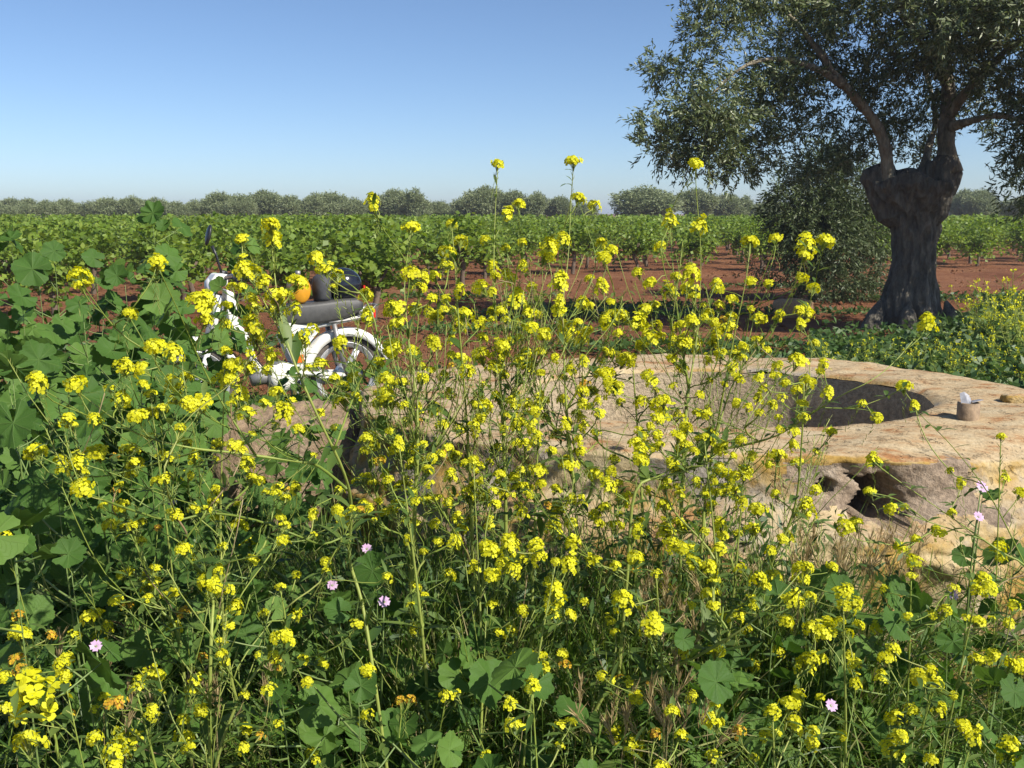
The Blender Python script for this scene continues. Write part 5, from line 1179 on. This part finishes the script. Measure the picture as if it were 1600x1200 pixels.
    # weeds round the olive trunk and behind the well
    def k3(x, y):
        s = x / y; e = wob(x * 1.1, y * 1.1, 4) * .8
        return (s > .17 + .02 * e) & (s < .62) & (y > 5.2) & (y < 11.3 + e + 4 * smoothstep(.44, .5, s)) & ~in_well(x, y, .3) & ((s > .30) | (y < 9.2 + e))
    P = scatter(22000, .8, 9.5, 5.0, 15.0, k3); n = len(P)
    hm = .10 + .22 * (wob(P[:, 0] * 2, P[:, 1] * 2, 1) * .5 + .5) + .16 * smoothstep(.34, .5, P[:, 0] / P[:, 1])
    C = np.column_stack([P, hm * NR.rand(n)]); D = np.column_stack([NR.normal(size=(n, 2)), NR.normal(size=n) * .5 + .3]); N = unit(NR.normal(size=(n, 3)) * .7 + np.array([.2, -.2, .8]))
    parts = [(*kites(C, D, .05 + .07 * NR.rand(n), .025 + .04 * NR.rand(n), N=N), 0)]
    # sparse green patches on the soil between the well and the vines
    for cx, cy, rx, ry, q in ((.9, 14.5, 2.2, .5, 900), (2.2, 15.6, 1.8, .35, 600), (-1.0, 17.5, 2.0, .4, 500), (-2.6, 11.2, 1.4, .6, 500), (7.3, 17.2, 2.0, .4, 700), (6.2, 20, 2.4, .4, 600), (1.4, 6.9, .9, .35, 500), (2.0, 10.8, 1.7, .5, 1100), (-.2, 12.5, 1.5, .4, 500), (4.3, 14.6, 1.5, .3, 500), (-4.6, 10.5, 1.6, .6, 500), (-.6, 8.6, .5, .5, 250)):
        a = NR.rand(q) * 6.28; rr = NR.rand(q) ** .6
        C = np.column_stack([cx + rx * rr * np.cos(a), cy + ry * rr * np.sin(a), .02 + .09 * NR.rand(q)]); D = np.column_stack([NR.normal(size=(q, 2)), NR.normal(size=q) * .4 + .3])
        parts.append((*kites(C, D, .06 + .07 * NR.rand(q), .03 + .03 * NR.rand(q), N=unit(NR.normal(size=(q, 3)) * .6 + np.array([0, 0, .9]))), 0))
    V, Q, mi = join(parts); tag(link('weeds', np_mesh('weeds', V, Q, M['weed'])), 'green weeds around the olive trunk and in patches on the red soil', 'weeds', None, 'stuff')
    # drying wild barley at the foot of the well wall
    parts = []; r = random.Random(5)
    for (px, py) in [(r.uniform(1250, 1440), r.uniform(858, 925)) for _ in range(46)] + [(r.uniform(1000, 1120), r.uniform(930, 1010)) for _ in range(16)] + [(r.uniform(60, 420), r.uniform(1010, 1150)) for _ in range(16)] + [(r.uniform(900, 1120), r.uniform(1050, 1180)) for _ in range(20)]:
        d = 2.35 - (py - 860) / 300 * .8 + r.uniform(-.12, .12); p = at(px, py, d)
        b = np.array([[p.x + r.uniform(-.05, .05), p.y + .02, 0]]); dv = np.array([[p.x, p.y, p.z]]) - b; ln = np.linalg.norm(dv)
        parts.append((*blades(b, dv, np.array([ln]), np.array([.0025]), np.array([.0])), 0))
        q = 26; t = np.linspace(0, .06, q)[:, None]; du = dv / ln; du = unit(du + np.array([[r.gauss(0, .3), 0, -.1]]))
        C = np.array([[p.x, p.y, p.z]]) + du * t; D = du + NR.normal(size=(q, 3)) * .22
        parts.append((*kites(C, D, .035, .0022), 0))
    V, Q, mi = join(parts); tag(link('wild_barley', np_mesh('wild_barley', V, Q, M['dry'])), 'drying bristly wild barley heads among the grass at the well foot', 'grass', None, 'stuff')
build_cover()
def build_clods():
    n = 5200; y = 7.5 + 24 * NR.rand(n) ** 1.5; x = (NR.rand(n) * 1.1 - .55) * y
    c = np.column_stack([x, y, np.full(n, .015)]); r = .012 + .035 * NR.rand(n) ** 3
    o = np.array([(1, 0, 0), (0, 1, 0), (-1, 0, 0), (0, -1, 0), (0, 0, .8), (0, 0, -.8)])
    V = (c[:, None] + o[None] * r[:, None, None] * (.6 + .8 * NR.rand(n, 6, 1)) + NR.normal(size=(n, 6, 3)) * r[:, None, None] * .2).reshape(-1, 3)
    f = np.array([(0, 1, 4), (1, 2, 4), (2, 3, 4), (3, 0, 4), (1, 0, 5), (2, 1, 5), (3, 2, 5), (0, 3, 5)])
    Q = (np.arange(n)[:, None, None] * 6 + f[None]).reshape(-1, 3)
    tag(link('clods', np_mesh('clods', V, Q, M['soil'])), 'small clods lying on the tilled red soil', 'soil', None, 'stuff')
build_clods()

# ------------------------------------------------------------------ small mustard far right
def build_far_mustard():
    G = 'small mustard plants in the weeds by the olive trunk'
    spots = [(1330, 560, 7.5), (1368, 540, 8.6), (1400, 548, 8.2), (1425, 552, 8.0), (1450, 545, 8.4), (1480, 555, 7.8), (1505, 520, 9.0), (1525, 560, 7.4), (1540, 500, 9.4), (1550, 470, 9.8), (1565, 535, 8.0), (1580, 450, 9.6), (1590, 490, 8.6), (1598, 430, 9.4), (1595, 560, 7.2), (1560, 440, 10.5), (1500, 545, 8.3), (1300, 548, 8.0), (1532, 450, 10.6), (1612, 470, 9)]
    pro = []
    for k in range(4):
        r = random.Random(40 + k); m = MB(); Cs = []
        for s in range(9):
            a = r.uniform(0, 6.28); o = r.uniform(.1, .38); h = r.uniform(.55, 1.0)
            P = bez(Vector((0, 0, 0)), Vector((0, 0, h * .5)), Vector((o * math.cos(a), o * math.sin(a), h * .7)), Vector((o * math.cos(a), o * math.sin(a), h)), 8); m.tube(P, [.006 * (1 - .08 * i) for i in range(9)], 4)
            Cs.append(P[-1])
            for q in range(3):
                i = r.randrange(4, 8); e = P[i] + Vector((r.gauss(0, .08), r.gauss(0, .08), r.uniform(.06, .16))); m.tube([P[i], e], .002, 3); Cs.append(e)
            for q in range(8):
                i = r.randrange(1, 7); lance(m, P[i], Vector((r.gauss(0, 1), r.gauss(0, 1), .5)), r.uniform(.08, .16), .035, .3)
        st = m.build('stem', M['stem']); sm = st.data; bpy.data.objects.remove(st)
        C = np.concatenate([np.array(c)[None] + NR.normal(size=(6, 3)) * .012 for c in Cs[::2]]); n = len(C)
        V, Q = kites(C, NR.normal(size=(n, 3)) + np.array([0, 0, .4]), .026, .022); pro.append((sm, np_mesh('blossom', V, Q, M['petal'])))
    for i, (px, py, d) in enumerate(spots):
        t = at(px, py - 8, d); r = thing('mustard_plant', (t.x, t.y, 0), 'small yellow mustard plant in the weeds beside the olive trunk', 'plant', G, rng.uniform(0, 6.28))
        for nm, me in zip(('stem', 'blossom'), pro[i % 4]):
            o = link(nm, me, r); o.scale = (t.z * .95 + .1,) * 3
build_far_mustard()

# ------------------------------------------------------------------ haze
def build_haze():
    m = bpy.data.materials.new('haze_air'); m.use_nodes = True; t = m.node_tree
    t.nodes.remove(t.nodes["Principled BSDF"]); v = t.nodes.new("ShaderNodeVolumePrincipled")
    v.inputs["Color"].default_value = (0.82, 0.90, 1.0, 1); v.inputs["Density"].default_value = 0.0009; v.inputs["Anisotropy"].default_value = 0.2
    t.links.new(v.outputs[0], t.nodes["Material Output"].inputs["Volume"])
    b = MB(); X, Y0, Y1, Z0, Z1 = 3600, -120, 5200, -1.2, 9.5
    vs = [(x, y, z) for z in (Z0, Z1) for x, y in ((-X, Y0), (X, Y0), (X, Y1), (-X, Y1))]
    b.add(vs, [(0, 3, 2, 1), (4, 5, 6, 7), (0, 1, 5, 4), (1, 2, 6, 5), (2, 3, 7, 6), (3, 0, 4, 7)])
    tag(b.build('haze', m, None, False), kind='stuff')
build_haze()
